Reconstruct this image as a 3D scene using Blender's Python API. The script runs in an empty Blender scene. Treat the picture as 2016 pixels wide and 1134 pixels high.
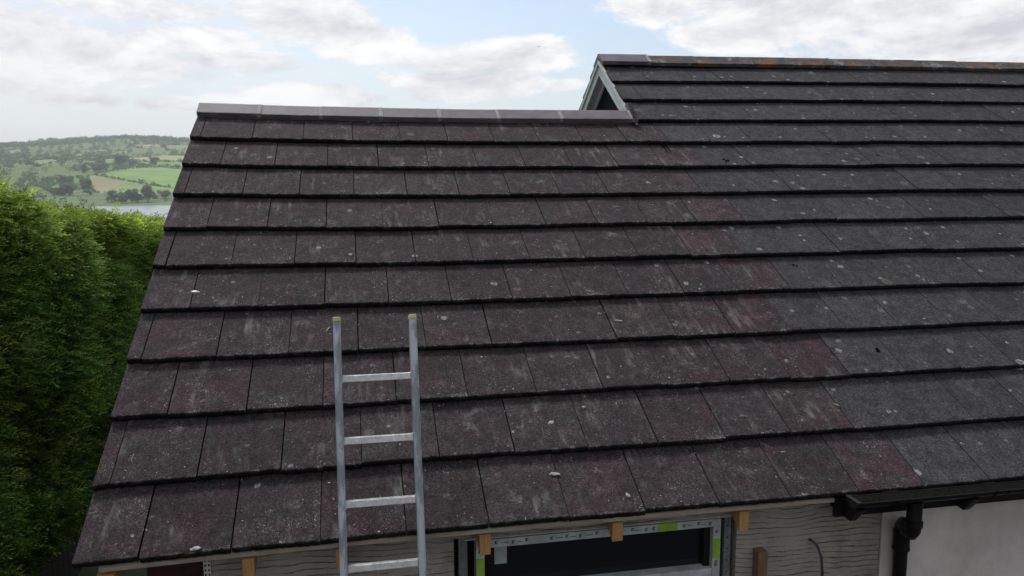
import bpy, bmesh, math, random
import numpy as np
from mathutils import Vector, Matrix
R = math.radians
sc = bpy.context.scene
col = sc.collection
rng = np.random.default_rng(7)
random.seed(7)

# ------------------------------------------------------------------ camera
TH = R(31.5)                                   # roof pitch
CAM = Vector((1.0901, -3.0473, 1.4174))
rows = ((0.98143616, -0.19173821, -0.00441826), (-0.0313511, -0.13766219, -0.98998294), (0.18920933, 0.97174358, -0.14111785))
cam = bpy.data.cameras.new("camera"); co = bpy.data.objects.new("camera", cam); col.objects.link(co)
m3 = Matrix((rows[0], [-v for v in rows[1]], [-v for v in rows[2]])).transposed()
co.matrix_world = Matrix.Translation(CAM) @ m3.to_4x4()
cam.sensor_width = 36; cam.lens = 1565.57 * 36 / 2016
cam.clip_start = .05; cam.clip_end = 30000
sc.camera = co

# ------------------------------------------------------------------ view, sun, sky
sc.view_settings.view_transform = 'Standard'; sc.view_settings.look = 'None'
sc.view_settings.exposure = 0; sc.view_settings.gamma = 1
sc.cycles.max_bounces = 6; sc.cycles.diffuse_bounces = 3; sc.cycles.transparent_max_bounces = 8
SUN_EL, SUN_AZ = 56, 20                         # degrees; azimuth from +Y towards -X
sl = bpy.data.lights.new("sun", 'SUN'); so = bpy.data.objects.new("sun", sl); col.objects.link(so)
sl.energy = 2.3; sl.angle = R(12); sl.color = (1, .96, .9)
sd = Vector((-math.sin(R(SUN_AZ)) * math.cos(R(SUN_EL)), math.cos(R(SUN_AZ)) * math.cos(R(SUN_EL)), math.sin(R(SUN_EL))))
so.rotation_euler = sd.to_track_quat('Z', 'Y').to_euler(); so.location = (0, 0, 30)

class NT:
    """small helper for building node trees"""
    def __init__(s, nt): s.nt = nt; s.n = nt.nodes; s.l = nt.links
    def put(s, inp, v):
        if hasattr(v, 'is_output'): s.l.new(v, inp)
        elif v is not None: inp.default_value = v
    def node(s, t, **k):
        n = s.n.new(t)
        for a, b in k.items(): setattr(n, a, b)
        return n
    def m(s, op, a, b=None, c=None, clamp=False):
        n = s.node('ShaderNodeMath', operation=op); n.use_clamp = clamp
        s.put(n.inputs[0], a)
        if b is not None: s.put(n.inputs[1], b)
        if c is not None: s.put(n.inputs[2], c)
        return n.outputs[0]
    def ramp(s, x, lo, hi, a=0., b=1.):
        n = s.node('ShaderNodeMapRange'); n.interpolation_type = 'SMOOTHSTEP'
        for i, v in enumerate((x, lo, hi, a, b)): s.put(n.inputs[i], v)
        return n.outputs[0]
    def mix(s, f, a, b, t='MIX'):
        n = s.node('ShaderNodeMix', data_type='RGBA', blend_type=t)
        s.put(n.inputs[0], f)
        for i, v in ((6, a), (7, b)): s.put(n.inputs[i], (*v, 1) if isinstance(v, tuple) and len(v) == 3 else v)
        return n.outputs[2]
    def noise(s, vec, scale, detail=4, rough=.55, dist=0.):
        n = s.node('ShaderNodeTexNoise')
        if vec is not None: s.l.new(vec, n.inputs['Vector'])
        n.inputs['Scale'].default_value = scale; n.inputs['Detail'].default_value = detail
        n.inputs['Roughness'].default_value = rough; n.inputs['Distortion'].default_value = dist
        return n.outputs[0]
    def voro(s, vec, scale, rnd=1.):
        n = s.node('ShaderNodeTexVoronoi'); s.l.new(vec, n.inputs['Vector'])
        n.inputs['Scale'].default_value = scale; n.inputs['Randomness'].default_value = rnd
        return n.outputs['Distance'], n.outputs['Color']
    def mapv(s, vec, scale=(1, 1, 1), loc=(0, 0, 0), rot=(0, 0, 0)):
        n = s.node('ShaderNodeMapping'); s.l.new(vec, n.inputs[0])
        n.inputs['Scale'].default_value = scale; n.inputs['Location'].default_value = loc; n.inputs['Rotation'].default_value = rot
        return n.outputs[0]

def sky():
    w = bpy.data.worlds.new("World"); sc.world = w; w.use_nodes = True
    t = NT(w.node_tree); t.n.clear()
    out = t.node('ShaderNodeOutputWorld')
    st = t.node('ShaderNodeTexSky', sky_type='NISHITA'); st.sun_disc = False
    st.sun_elevation = R(SUN_EL); st.sun_rotation = R(-SUN_AZ)
    st.dust_density = 1.5; st.altitude = 40
    bg = t.node('ShaderNodeBackground'); t.l.new(st.outputs[0], bg.inputs[0]); bg.inputs[1].default_value = .15
    tc = t.node('ShaderNodeTexCoord'); g = tc.outputs['Generated']
    sp = t.node('ShaderNodeSeparateXYZ'); t.l.new(g, sp.inputs[0])
    deg = 180 / math.pi
    az = t.m('MULTIPLY', t.m('ARCTAN2', sp.outputs[0], sp.outputs[1]), deg)
    el = t.m('MULTIPLY', t.m('ARCSINE', sp.outputs[2]), deg)
    # soft edge turbulence, streched sideways like real cloud banks
    n1 = t.noise(t.mapv(g, (5, 5, 13)), 1.4, 13, .66, .25)
    n2 = t.noise(t.mapv(g, (5, 5, 13), (0, 0, -.30)), 1.4, 9, .6, .25)
    n3 = t.noise(t.mapv(g, (2.2, 2.2, 9), (3, 1, 2)), 1.2, 5, .6, .4)
    # cumulus heaps: azimuth, elevation, half width, half height (degrees), weight
    F = None
    for a, e, ra, re, k in CLOUDS:
        dx = t.m('MULTIPLY', t.m('SUBTRACT', az, a), 1 / ra); dy = t.m('MULTIPLY', t.m('SUBTRACT', el, e), 1 / re)
        d = t.m('SQRT', t.m('ADD', t.m('MULTIPLY', dx, dx), t.m('MULTIPLY', dy, dy)))
        c = t.m('MULTIPLY', t.m('SUBTRACT', 1.22, d), k * 1.5)
        F = c if F is None else t.m('SMOOTH_MAX', F, c, .15)
    F = t.m('MAXIMUM', F, -.85)
    nn = t.m('MULTIPLY', t.m('SUBTRACT', n1, .5), 4.2)
    fld = t.m('ADD', F, nn)
    heap = t.ramp(fld, -.15, .62)
    # high thin veil everywhere, thickening towards the horizon and to the left
    veil = t.m('ADD', t.ramp(n3, .42, .7, .16, .55), t.ramp(el, 1, 12, .45, 0), clamp=True)
    veil = t.m('ADD', veil, t.ramp(az, -12, -2, .18, 0), clamp=True)
    back = t.ramp(sp.outputs[1], -.35, .15, 1, 0)            # unseen sky behind the camera, greyed to keep light off the tile noses
    veil = t.m('MAXIMUM', veil, back)
    shade = t.m('ADD', .64, t.m('MULTIPLY', t.m('SUBTRACT', n1, n2), 3.4))
    shade = t.m('SUBTRACT', shade, t.ramp(fld, .9, 2.2, 0, .22), clamp=True)
    heapc = t.mix(shade, (.69, .70, .75), (1.08, 1.08, 1.08))
    veilc = t.mix(t.ramp(n3, .3, .75), (.70, .77, .84), (.88, .90, .92))
    veilc = t.mix(t.ramp(az, -16, -4, .55, 0), veilc, (.74, .74, .79))
    veilc = t.mix(t.ramp(el, .5, 9, .8, 0), veilc, (.88, .93, .96))
    b1 = t.node('ShaderNodeBackground'); t.l.new(t.mix(back, veilc, (.42, .43, .47)), b1.inputs[0])
    b2 = t.node('ShaderNodeBackground'); t.l.new(t.mix(back, t.mix(t.ramp(az, -24, -10, .35, 0), heapc, (.76, .75, .80)), (.46, .46, .50)), b2.inputs[0])
    m1 = t.node('ShaderNodeMixShader'); t.put(m1.inputs[0], veil); t.l.new(bg.outputs[0], m1.inputs[1]); t.l.new(b1.outputs[0], m1.inputs[2])
    m2 = t.node('ShaderNodeMixShader'); t.put(m2.inputs[0], heap); t.l.new(m1.outputs[0], m2.inputs[1]); t.l.new(b2.outputs[0], m2.inputs[2])
    t.l.new(m2.outputs[0], out.inputs[0])
def dirdeg(px, py):
    d = m3 @ Vector(((px - 1008) / 1565.57, -(py - 567) / 1565.57, -1)); d.normalize()
    return math.degrees(math.atan2(d.x, d.y)), math.degrees(math.asin(d.z))
CLOUDS = [(-15.8, 7.3, 7.2, 1.7, 1), (-24, 6.6, 4.8, 1.4, .9), (-10.2, 8.6, 4.4, 1.2, .9), (-20, 5.3, 2.2, .7, .9),
          (-3.8, 10.9, 4.6, 1.9, 1.2), (-.4, 9.9, 2.2, 1.9, 1.2), (-7.6, 12, 4.2, 1.6, .9), (2.2, 8.5, 2.6, 1.3, 1.1),
          (6.6, 7.9, 4.8, 1.1, 1.1), (11.6, 8.1, 3.4, 1.1, 1.1), (5.6, 6.5, 4.0, .9, 1.1), (9.5, 6.3, 3.6, .8, 1.1), (-1, 5.4, 2.6, .7, .9),
          (26, 9.2, 4.0, 1.1, 1.1), (21, 11.5, 3.4, 1.5, 1.1), (25, 12.2, 5.6, 1.9, 1.1), (34, 11, 9, 2.4, 1.0), (42, 9, 10, 2.5, .9),
          (-18, 12.5, 9, 2.4, .55), (-28, 10, 8, 3, .5)]
for px_, py_, rx_, ry_, k_ in ((140, 195, 90, 18, .8), (330, 205, 60, 14, .8), (560, 190, 110, 22, .9), (700, 195, 60, 14, .9), (80, 150, 120, 25, .8), (40, 60, 170, 30, .7), (300, 15, 190, 32, .8), (440, 118, 110, 26, .9), (860, 190, 60, 12, .8), (1110, 168, 40, 12, .8)):
    CLOUDS.append((*dirdeg(px_, py_), rx_ / 27.3, ry_ / 27.3, k_))
sky()

# ------------------------------------------------------------------ object helpers
def tag(o, label=None, cat=None, group=None, kind=None):
    if label: o['label'] = label
    if cat: o['category'] = cat
    if group: o['group'] = group
    if kind: o['kind'] = kind
    return o
def empty(name, loc, label, cat, group=None):
    o = bpy.data.objects.new(name, None); o.empty_display_size = .1; col.objects.link(o); o.location = loc
    return tag(o, label, cat, group)
class MB:
    def __init__(s): s.v = []; s.f = []; s.sm = []
    def add(s, vs, fs, smooth=False):
        b = len(s.v); s.v += [tuple(v) for v in vs]; s.f += [tuple(i + b for i in f) for f in fs]; s.sm += [smooth] * len(fs)
    def hexa(s, p):                              # p: 8 points, bottom ring then top ring
        s.add(p, [(3, 2, 1, 0), (4, 5, 6, 7), (0, 1, 5, 4), (1, 2, 6, 5), (2, 3, 7, 6), (3, 0, 4, 7)])
    def box(s, x0, x1, y0, y1, z0, z1):
        s.hexa([(x0, y0, z0), (x1, y0, z0), (x1, y1, z0), (x0, y1, z0), (x0, y0, z1), (x1, y0, z1), (x1, y1, z1), (x0, y1, z1)])
    def tube(s, pts, r, n=12, cap=True, smooth=True):
        pts = [Vector(p) for p in pts]; rr = r if isinstance(r, (list, tuple)) else [r] * len(pts)
        t0 = (pts[1] - pts[0]).normalized(); a = t0.orthogonal().normalized(); rings = []
        for i, p in enumerate(pts):
            t = ((pts[min(i + 1, len(pts) - 1)] - pts[max(i - 1, 0)])).normalized()
            a = (a - t * a.dot(t)).normalized(); b = t.cross(a)
            rings.append([p + (a * math.cos(q) + b * math.sin(q)) * rr[i] for q in [2 * math.pi * k / n for k in range(n)]])
        vs = [v for g in rings for v in g]
        fs = [(i * n + k, i * n + (k + 1) % n, (i + 1) * n + (k + 1) % n, (i + 1) * n + k) for i in range(len(pts) - 1) for k in range(n)]
        s.add(vs, fs, smooth)
        if cap: s.add(rings[0], [tuple(range(n))[::-1]]); s.add(rings[-1], [tuple(range(n))])
    def extr(s, prof, x0, x1, n=1, jit=0.):      # closed profile of (y, z), swept along x
        k = len(prof); vs = []
        for i in range(n + 1):
            x = x0 + (x1 - x0) * i / n
            vs += [(x, y + random.uniform(-jit, jit), z + random.uniform(-jit, jit)) for y, z in prof]
        fs = [(i * k + j, (i + 1) * k + j, (i + 1) * k + (j + 1) % k, i * k + (j + 1) % k) for i in range(n) for j in range(k)]
        fs += [tuple(range(k)), tuple(range(n * k, n * k + k))[::-1]]
        s.add(vs, fs)
    def build(s, name, mat, parent=None, bevel=0., seg=2):
        me = bpy.data.meshes.new(name); me.from_pydata(s.v, [], s.f); me.materials.append(mat)
        me.polygons.foreach_set('use_smooth', s.sm)
        bm = bmesh.new(); bm.from_mesh(me); bmesh.ops.recalc_face_normals(bm, faces=bm.faces)
        if bevel: bmesh.ops.bevel(bm, geom=[e for e in bm.edges if e.is_manifold and e.calc_face_angle(0) > .6], offset=bevel, segments=seg, affect='EDGES', profile=.5)
        bm.to_mesh(me); bm.free()
        o = bpy.data.objects.new(name, me); col.objects.link(o)
        if parent: 
            o.parent = parent; o.matrix_parent_inverse = Matrix.Translation(-parent.location)
        return o
def npmesh(name, v, f, mat, parent=None, smooth=False, attrs=None):
    """mesh from numpy arrays; f is (n,3) or (n,4)"""
    me = bpy.data.meshes.new(name); v = np.asarray(v, np.float32); f = np.asarray(f, np.int32); k = f.shape[1]
    me.vertices.add(len(v)); me.vertices.foreach_set('co', v.ravel())
    me.loops.add(f.size); me.loops.foreach_set('vertex_index', f.ravel())
    me.polygons.add(len(f)); me.polygons.foreach_set('loop_start', np.arange(0, f.size, k, dtype=np.int32))
    me.polygons.foreach_set('loop_total', np.full(len(f), k, np.int32))
    if smooth: me.polygons.foreach_set('use_smooth', np.ones(len(f), bool))
    for an, (ty, arr) in (attrs or {}).items():
        a = me.attributes.new(an, ty, 'POINT'); a.data.foreach_set('color' if ty == 'FLOAT_COLOR' else ('vector' if ty == 'FLOAT_VECTOR' else 'value'), np.asarray(arr, np.float32).ravel())
    me.update(); me.validate(); me.materials.append(mat)
    o = bpy.data.objects.new(name, me); col.objects.link(o)
    if parent: o.parent = parent; o.matrix_parent_inverse = Matrix.Translation(-parent.location)
    return o

# ------------------------------------------------------------------ materials
def mat(name, c=(.5, .5, .5), rough=.6, metal=0., spec=.5):
    m = bpy.data.materials.new(name); m.use_nodes = True; b = m.node_tree.nodes['Principled BSDF']
    b.inputs['Base Color'].default_value = (*c, 1); b.inputs['Roughness'].default_value = rough
    b.inputs['Metallic'].default_value = metal; b.inputs['Specular IOR Level'].default_value = spec
    return m, NT(m.node_tree), b
def vmat(name, c1, c2, scale=8, rough=.6, metal=0., bump=0., bscale=60, lo=.35, hi=.65, stretch=(1, 1, 1), spec=.4):
    m, t, b = mat(name, c1, rough, metal, spec)
    tc = t.node('ShaderNodeTexCoord').outputs['Object']; v = t.mapv(tc, stretch)
    n = t.noise(v, scale, 6, .6)
    t.l.new(t.mix(t.ramp(n, lo, hi), c1, c2), b.inputs['Base Color'])
    t.l.new(t.ramp(n, .2, .8, rough - .08, min(1, rough + .08)), b.inputs['Roughness'])
    if bump:
        bn = t.node('ShaderNodeBump'); bn.inputs['Strength'].default_value = .8; bn.inputs['Distance'].default_value = bump
        t.l.new(t.noise(v, bscale, 5, .6), bn.inputs['Height']); t.l.new(bn.outputs[0], b.inputs['Normal'])
    return m

def tile_mat():
    m, t, b = mat('concrete_tile', rough=.88, spec=.2)
    P = t.node('ShaderNodeTexCoord').outputs['Object']
    at = t.node('ShaderNodeAttribute', attribute_name='tile'); sp = t.node('ShaderNodeSeparateColor'); t.l.new(at.outputs['Color'], sp.inputs[0])
    r1, r2, old = sp.outputs[0], sp.outputs[1], sp.outputs[2]
    uv = t.node('ShaderNodeAttribute', attribute_name='tuv'); su = t.node('ShaderNodeSeparateXYZ'); t.l.new(uv.outputs['Vector'], su.inputs[0])
    u, v = su.outputs[0], su.outputs[1]
    # every tile samples its own piece of noise
    off = t.node('ShaderNodeCombineXYZ'); t.l.new(t.m('MULTIPLY', r1, 37), off.inputs[0]); t.l.new(t.m('MULTIPLY', r2, 53), off.inputs[1])
    va = t.node('ShaderNodeVectorMath', operation='ADD'); t.l.new(P, va.inputs[0]); t.l.new(off.outputs[0], va.inputs[1]); V = va.outputs[0]
    purple = t.mix(r2, (.031, .0255, .0270), (.045, .0355, .0380)); 
    redm = t.m('MULTIPLY', t.ramp(t.noise(V, 3.5, 4), .38, .66, .25, 1), t.m('ADD', .12, t.m('MULTIPLY', at.outputs['Alpha'], 1.25)), clamp=True)
    new = t.mix(t.m('MULTIPLY', redm, .7), purple, (.068, .031, .036))
    new = t.mix(t.ramp(t.noise(V, 5.5, 5), .48, .66, 0, .75), new, (.036, .035, .033))
    grey = t.mix(r2, (.041, .0405, .041), (.054, .053, .0535))
    grey = t.mix(t.ramp(t.noise(V, 4, 4), .5, .7, 0, .5), grey, (.062, .055, .056))
    c = t.mix(old, new, grey)
    c = t.mix(t.m('MULTIPLY', t.m('SUBTRACT', r1, .35), .5, clamp=True), c, (.052, .048, .048))
    # mottling and granules
    mot = t.ramp(t.noise(V, 16, 6, .65), .3, .7, .72, 1.28)
    gr = t.m('MULTIPLY', t.ramp(t.noise(P, 190, 3, .7), .3, .72, .35, 1.8), t.ramp(t.noise(P, 75, 3, .75), .3, .72, .6, 1.5))
    k = t.m('MULTIPLY', mot, gr)
    mul = t.node('ShaderNodeVectorMath', operation='SCALE'); t.l.new(c, mul.inputs[0]); t.put(mul.inputs['Scale'], k); c = mul.outputs[0]
    # pale chalky runs down the slope
    streak = t.noise(t.mapv(V, (1, .16, 1)), 26, 4, .6)
    area = t.ramp(t.noise(V, 3.2, 3), .47, .68)
    sm = t.m('MULTIPLY', t.m('MULTIPLY', t.ramp(streak, .48, .80), area), t.m('SUBTRACT', .62, t.m('MULTIPLY', old, .5)))
    c = t.mix(sm, c, (.30, .29, .27))
    blot = t.m('MULTIPLY', t.ramp(t.noise(V, 9, 7, .75, .3), .56, .72), t.ramp(t.noise(V, 70, 3, .7), .42, .6, .15, .75))
    c = t.mix(t.m('MULTIPLY', blot, t.m('SUBTRACT', 1, t.m('MULTIPLY', old, .65))), c, (.27, .26, .245))
    # small smudges and scratches, drawn out down the slope or across it
    for sc_, st_, lo_, am in ((34, (1, .38, 1), .655, .75), (30, (.42, 1, 1), .675, .6), (62, (1, .5, 1), .67, .8)):
        sm2 = t.m('MULTIPLY', t.ramp(t.noise(t.mapv(V, st_, (sc_ * .1, 0, 0)), sc_, 5, .72, .5), lo_, lo_ + .06), t.ramp(t.noise(V, 4.5, 3), .40, .6, .25, 1))
        c = t.mix(t.m('MULTIPLY', sm2, t.m('SUBTRACT', am, t.m('MULTIPLY', old, am * .45))), c, (.42, .405, .38))
    # white grit, thicker along the lower lip
    lip = t.ramp(v, .0, .10, 1, 0)
    dens = t.m('ADD', t.ramp(t.noise(V, 5, 5, .65), .42, .66, -.03, .10), t.m('MULTIPLY', t.m('MULTIPLY', lip, t.ramp(t.noise(V, 12, 3), .45, .62)), .12))
    grit = t.ramp(t.m('ADD', t.noise(P, 230, 2, .6), dens), .71, .78)
    c = t.mix(t.m('MULTIPLY', grit, .8), c, (.42, .40, .37))
    g2 = t.ramp(t.m('ADD', t.noise(t.mapv(P, (1, .55, 1)), 95, 3, .65), t.m('MULTIPLY', dens, .8)), .70, .76)
    c = t.mix(t.m('MULTIPLY', g2, t.m('SUBTRACT', .75, t.m('MULTIPLY', old, .35))), c, (.36, .345, .32))
    chalk = t.m('MULTIPLY', t.m('MULTIPLY', t.ramp(v, .0, .045, 1, 0), t.ramp(t.noise(V, 22, 4, .7), .5, .66)), t.m('SUBTRACT', .7, t.m('MULTIPLY', old, .35)))
    c = t.mix(chalk, c, (.30, .285, .265))
    # lichen discs and rings: small pale ones, a few big olive ones
    wob = t.node('ShaderNodeVectorMath', operation='ADD'); wn = t.node('ShaderNodeTexNoise'); wn.inputs['Scale'].default_value = 48; wn.inputs['Detail'].default_value = 5; wn.inputs['Roughness'].default_value = .75; t.l.new(P, wn.inputs['Vector'])
    ws = t.node('ShaderNodeVectorMath', operation='SCALE'); ws.inputs['Scale'].default_value = .034; t.l.new(wn.outputs['Color'], ws.inputs[0])
    t.l.new(P, wob.inputs[0]); t.l.new(ws.outputs[0], wob.inputs[1]); flat = t.mapv(wob.outputs[0], (1, 1, 0))
    for scale, rad, thr, colr, ring, amt in ((9, .15, .40, (.40, .39, .37), 0, .8), (7.5, .13, .50, (.36, .35, .33), 0, .8), (3.6, .10, .70, (.52, .51, .47), 1, .9), (12, .12, .45, (.30, .29, .27), 0, .6), (5.3, .16, .72, (.22, .215, .20), 0, .55), (2.3, .12, .80, (.17, .15, .115), 2, .8)):
        dist, cc = t.voro(flat, scale); cs = t.node('ShaderNodeSeparateColor'); t.l.new(cc, cs.inputs[0])
        rr = t.m('MULTIPLY', t.m('ADD', .35, t.m('MULTIPLY', cs.outputs[1], .9)), rad)
        q = t.m('DIVIDE', dist, rr)
        disc = t.ramp(q, .8, 1.05, 1, 0)
        if ring: disc = t.m('MULTIPLY', disc, t.ramp(q, .35, .7, .25 if ring == 1 else .4, 1))
        on = t.m('GREATER_THAN', cs.outputs[0], t.m('ADD', thr, t.m('MULTIPLY', t.m('SUBTRACT', 1, old), (1 - thr) * .84)))
        f = t.m('MULTIPLY', t.m('MULTIPLY', disc, on), t.m('MULTIPLY', t.ramp(t.noise(P, 85, 4, .8), .40, .56, .12, 1), amt))
        c = t.mix(f, c, colr)
    # black moss specks
    bs = t.ramp(t.noise(P, 55, 3, .6), .68, .72)
    c = t.mix(t.m('MULTIPLY', bs, .8), c, (.012, .012, .010))
    # cut underside / nose of the tile: lip shade painted in near-black
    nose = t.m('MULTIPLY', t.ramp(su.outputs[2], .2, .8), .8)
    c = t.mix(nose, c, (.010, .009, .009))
    t.l.new(c, b.inputs['Base Color'])
    bn = t.node('ShaderNodeBump'); bn.inputs['Strength'].default_value = .55; bn.inputs['Distance'].default_value = .004
    t.l.new(t.m('ADD', t.noise(P, 210, 4, .7), t.m('MULTIPLY', t.noise(P, 35, 4), .8)), bn.inputs['Height']); t.l.new(bn.outputs[0], b.inputs['Normal'])
    return m
M_TILE = tile_mat()
M_RIDGE = vmat('new_ridge', (.110, .099, .107), (.175, .160, .168), 6, .66, bump=.0015, bscale=240)
M_MORTAR = vmat('mortar', (.27, .27, .245), (.38, .375, .34), 30, .9, bump=.003, bscale=150)
M_MORTAR_OLD = vmat('old_mortar', (.07, .07, .065), (.15, .145, .13), 30, .9, bump=.003, bscale=150)
def old_ridge_mat():
    m, t, b = mat('old_ridge', rough=.85, spec=.3); P = t.node('ShaderNodeTexCoord').outputs['Object']
    c = t.mix(t.ramp(t.noise(P, 9, 6, .7), .35, .65), (.055, .055, .052), (.115, .11, .10))
    c = t.mix(t.m('MULTIPLY', t.ramp(t.noise(P, 4.6, 6, .72), .50, .58), t.ramp(t.noise(P, 45, 4, .7), .35, .6, .2, 1)), c, (.24, .105, .035))
    c = t.mix(t.m('MULTIPLY', t.ramp(t.noise(t.mapv(P, loc=(5, 3, 1)), 7, 6, .75), .56, .64), t.ramp(t.noise(P, 90, 3, .7), .42, .56)), c, (.40, .40, .36))
    c = t.mix(t.ramp(t.noise(t.mapv(P, loc=(2, 8, 1)), 3, 4, .7), .55, .66, 0, .7), c, (.10, .05, .04))
    t.l.new(c, b.inputs['Base Color'])
    bn = t.node('ShaderNodeBump'); bn.inputs['Distance'].default_value = .006; t.l.new(t.noise(P, 120, 5, .7), bn.inputs['Height']); t.l.new(bn.outputs[0], b.inputs['Normal'])
    return m
M_RIDGE_OLD = old_ridge_mat()
M_ALU = vmat('aluminium', (.30, .34, .37), (.62, .67, .70), 22, .42, .6, lo=.42, hi=.58, bump=.0006, bscale=90, stretch=(1, 1, .12))
M_RUNG = vmat('rung_alu', (.62, .62, .60), (.85, .85, .83), 40, .35, .6, bump=.0005, bscale=90)
M_YELLOW = vmat('yellow_plastic', (.70, .60, .14), (.78, .72, .40), 30, .55)
M_PINE = vmat('sawn_pine', (.42, .22, .075), (.56, .33, .13), 30, .75, bump=.0008, bscale=60, stretch=(4, 4, .5))
M_GREYW = vmat('weathered_batten', (.32, .27, .20), (.42, .37, .29), 22, .8, bump=.001, bscale=80, stretch=(.3, 2, 2))
M_UPVC = vmat('white_upvc', (.50, .54, .52), (.62, .66, .63), 9, .45, stretch=(1, 1, 1))
M_BARGE = vmat('barge_white', (.40, .46, .43), (.56, .62, .58), 9, .55)
M_FRAME = vmat('film_covered_frame', (.40, .46, .46), (.58, .64, .64), 14, .4)
M_GREENT = vmat('green_tape', (.26, .50, .035), (.34, .58, .07), 25, .55)
M_BLACKP = vmat('black_plastic', (.005, .005, .006), (.012, .012, .013), 12, .45, spec=.3, bump=.0006, bscale=50)
M_DARK = vmat('dark_void', (.006, .007, .008), (.010, .011, .012), 5, .8)
M_GALV = vmat('galvanised', (.20, .21, .22), (.30, .31, .32), 40, .45, .5)
M_BEAD = vmat('plastic_bead', (.62, .59, .50), (.74, .70, .62), 25, .6)
M_CABLE = vmat('grey_cable', (.05, .05, .05), (.08, .08, .08), 20, .6)
M_STONE = vmat('pale_mortar_chip', (.38, .36, .33), (.55, .53, .50), 60, .9, bump=.002, bscale=150)
M_GSTONE = vmat('grey_grit', (.12, .11, .105), (.22, .20, .19), 60, .9, bump=.002, bscale=150)
M_MOSS = vmat('black_moss', (.004, .005, .004), (.014, .014, .010), 70, 1, spec=.03, bump=.004, bscale=150)
M_WOODCHIP = vmat('wood_chip', (.35, .30, .24), (.48, .42, .35), 50, .8)
def glass_mat():
    m, t, b = mat('window_glass', (.006, .009, .014), .06, 0, .5); return m
M_GLASS = glass_mat()
def wall_mat(name, base, dark, comb):
    m, t, b = mat(name, base, .9, 0, .2); P = t.node('ShaderNodeTexCoord').outputs['Object']
    n = t.noise(P, 3.5, 6, .65); c = t.mix(t.ramp(n, .35, .68), base, tuple(x * .78 for x in base))
    c = t.mix(t.ramp(t.noise(P, 90, 4, .7), .55, .75, 0, .5), c, tuple(x * .6 for x in base))
    bn = t.node('ShaderNodeBump')
    if comb:
        wv = t.noise(t.mapv(P, (.9, 1, 1)), 3.0, 3, .5); sp = t.node('ShaderNodeSeparateXYZ'); t.l.new(P, sp.inputs[0])
        # combed scratch lines: near-horizontal, wandering, each pass broken off
        zz = t.m('ADD', sp.outputs[2], t.m('MULTIPLY', wv, .10))
        zz = t.m('ADD', zz, t.m('MULTIPLY', sp.outputs[0], .045))
        zz = t.m('ADD', zz, t.m('MULTIPLY', t.noise(P, 9, 4, .7), .020))
        s = t.m('SINE', t.m('MULTIPLY', zz, 2 * math.pi / .0245))
        brk = t.m('MULTIPLY', t.ramp(t.noise(t.mapv(P, (3.5, 1, 46)), 1., 4, .7), .40, .60), t.ramp(t.noise(t.mapv(P, (1, 1, 1.6)), 3.2, 3, .6), .34, .56, .25, 1))
        gv = t.m('MULTIPLY', t.ramp(s, .80, 1.02), brk)
        c = t.mix(t.m('MULTIPLY', gv, t.ramp(t.noise(P, 16, 5, .8), .40, .62, .0, .85)), c, dark)
        c = t.mix(t.ramp(t.noise(t.mapv(P, loc=(1, 0, 4)), 2.3, 6, .7), .52, .68, 0, .6), c, (.17, .135, .07))
        c = t.mix(t.ramp(t.noise(t.mapv(P, loc=(6, 0, 2)), 7, 6, .75), .60, .68, 0, .6), c, (.09, .075, .05))
        h = t.m('SUBTRACT', t.m('MULTIPLY', t.noise(P, 60, 5, .6), .5), t.m('MULTIPLY', gv, 1.5)); bn.inputs['Distance'].default_value = .006
    else:
        c = t.mix(t.ramp(t.noise(t.mapv(P, (1.5, 1, .6)), 2.1, 5, .6), .5, .75, 0, .4), c, (.36, .32, .22))
        h = t.noise(P, 130, 5, .7); bn.inputs['Distance'].default_value = .004
    t.l.new(c, b.inputs['Base Color']); t.l.new(h, bn.inputs['Height']); t.l.new(bn.outputs[0], b.inputs['Normal'])
    return m
M_SCRATCH = wall_mat('scratch_render', (.44, .415, .36), (.085, .075, .06), True)
M_WHITEW = wall_mat('white_masonry', (.86, .82, .76), (.3, .3, .3), False)
def brick_mat():
    m, t, b = mat('red_brick', rough=.9); P = t.node('ShaderNodeTexCoord').outputs['Object']
    br = t.node('ShaderNodeTexBrick'); t.l.new(t.mapv(P, (1, 1, 1), rot=(R(90), 0, 0)), br.inputs['Vector'])
    br.inputs['Color1'].default_value = (.05, .02, .017, 1); br.inputs['Color2'].default_value = (.075, .03, .025, 1); br.inputs['Mortar'].default_value = (.03, .027, .026, 1)
    br.inputs['Scale'].default_value = 1; br.inputs['Brick Width'].default_value = .225; br.inputs['Row Height'].default_value = .075; br.inputs['Mortar Size'].default_value = .008
    t.l.new(br.outputs[0], b.inputs['Base Color']); return m
M_BRICK = brick_mat()

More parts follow.
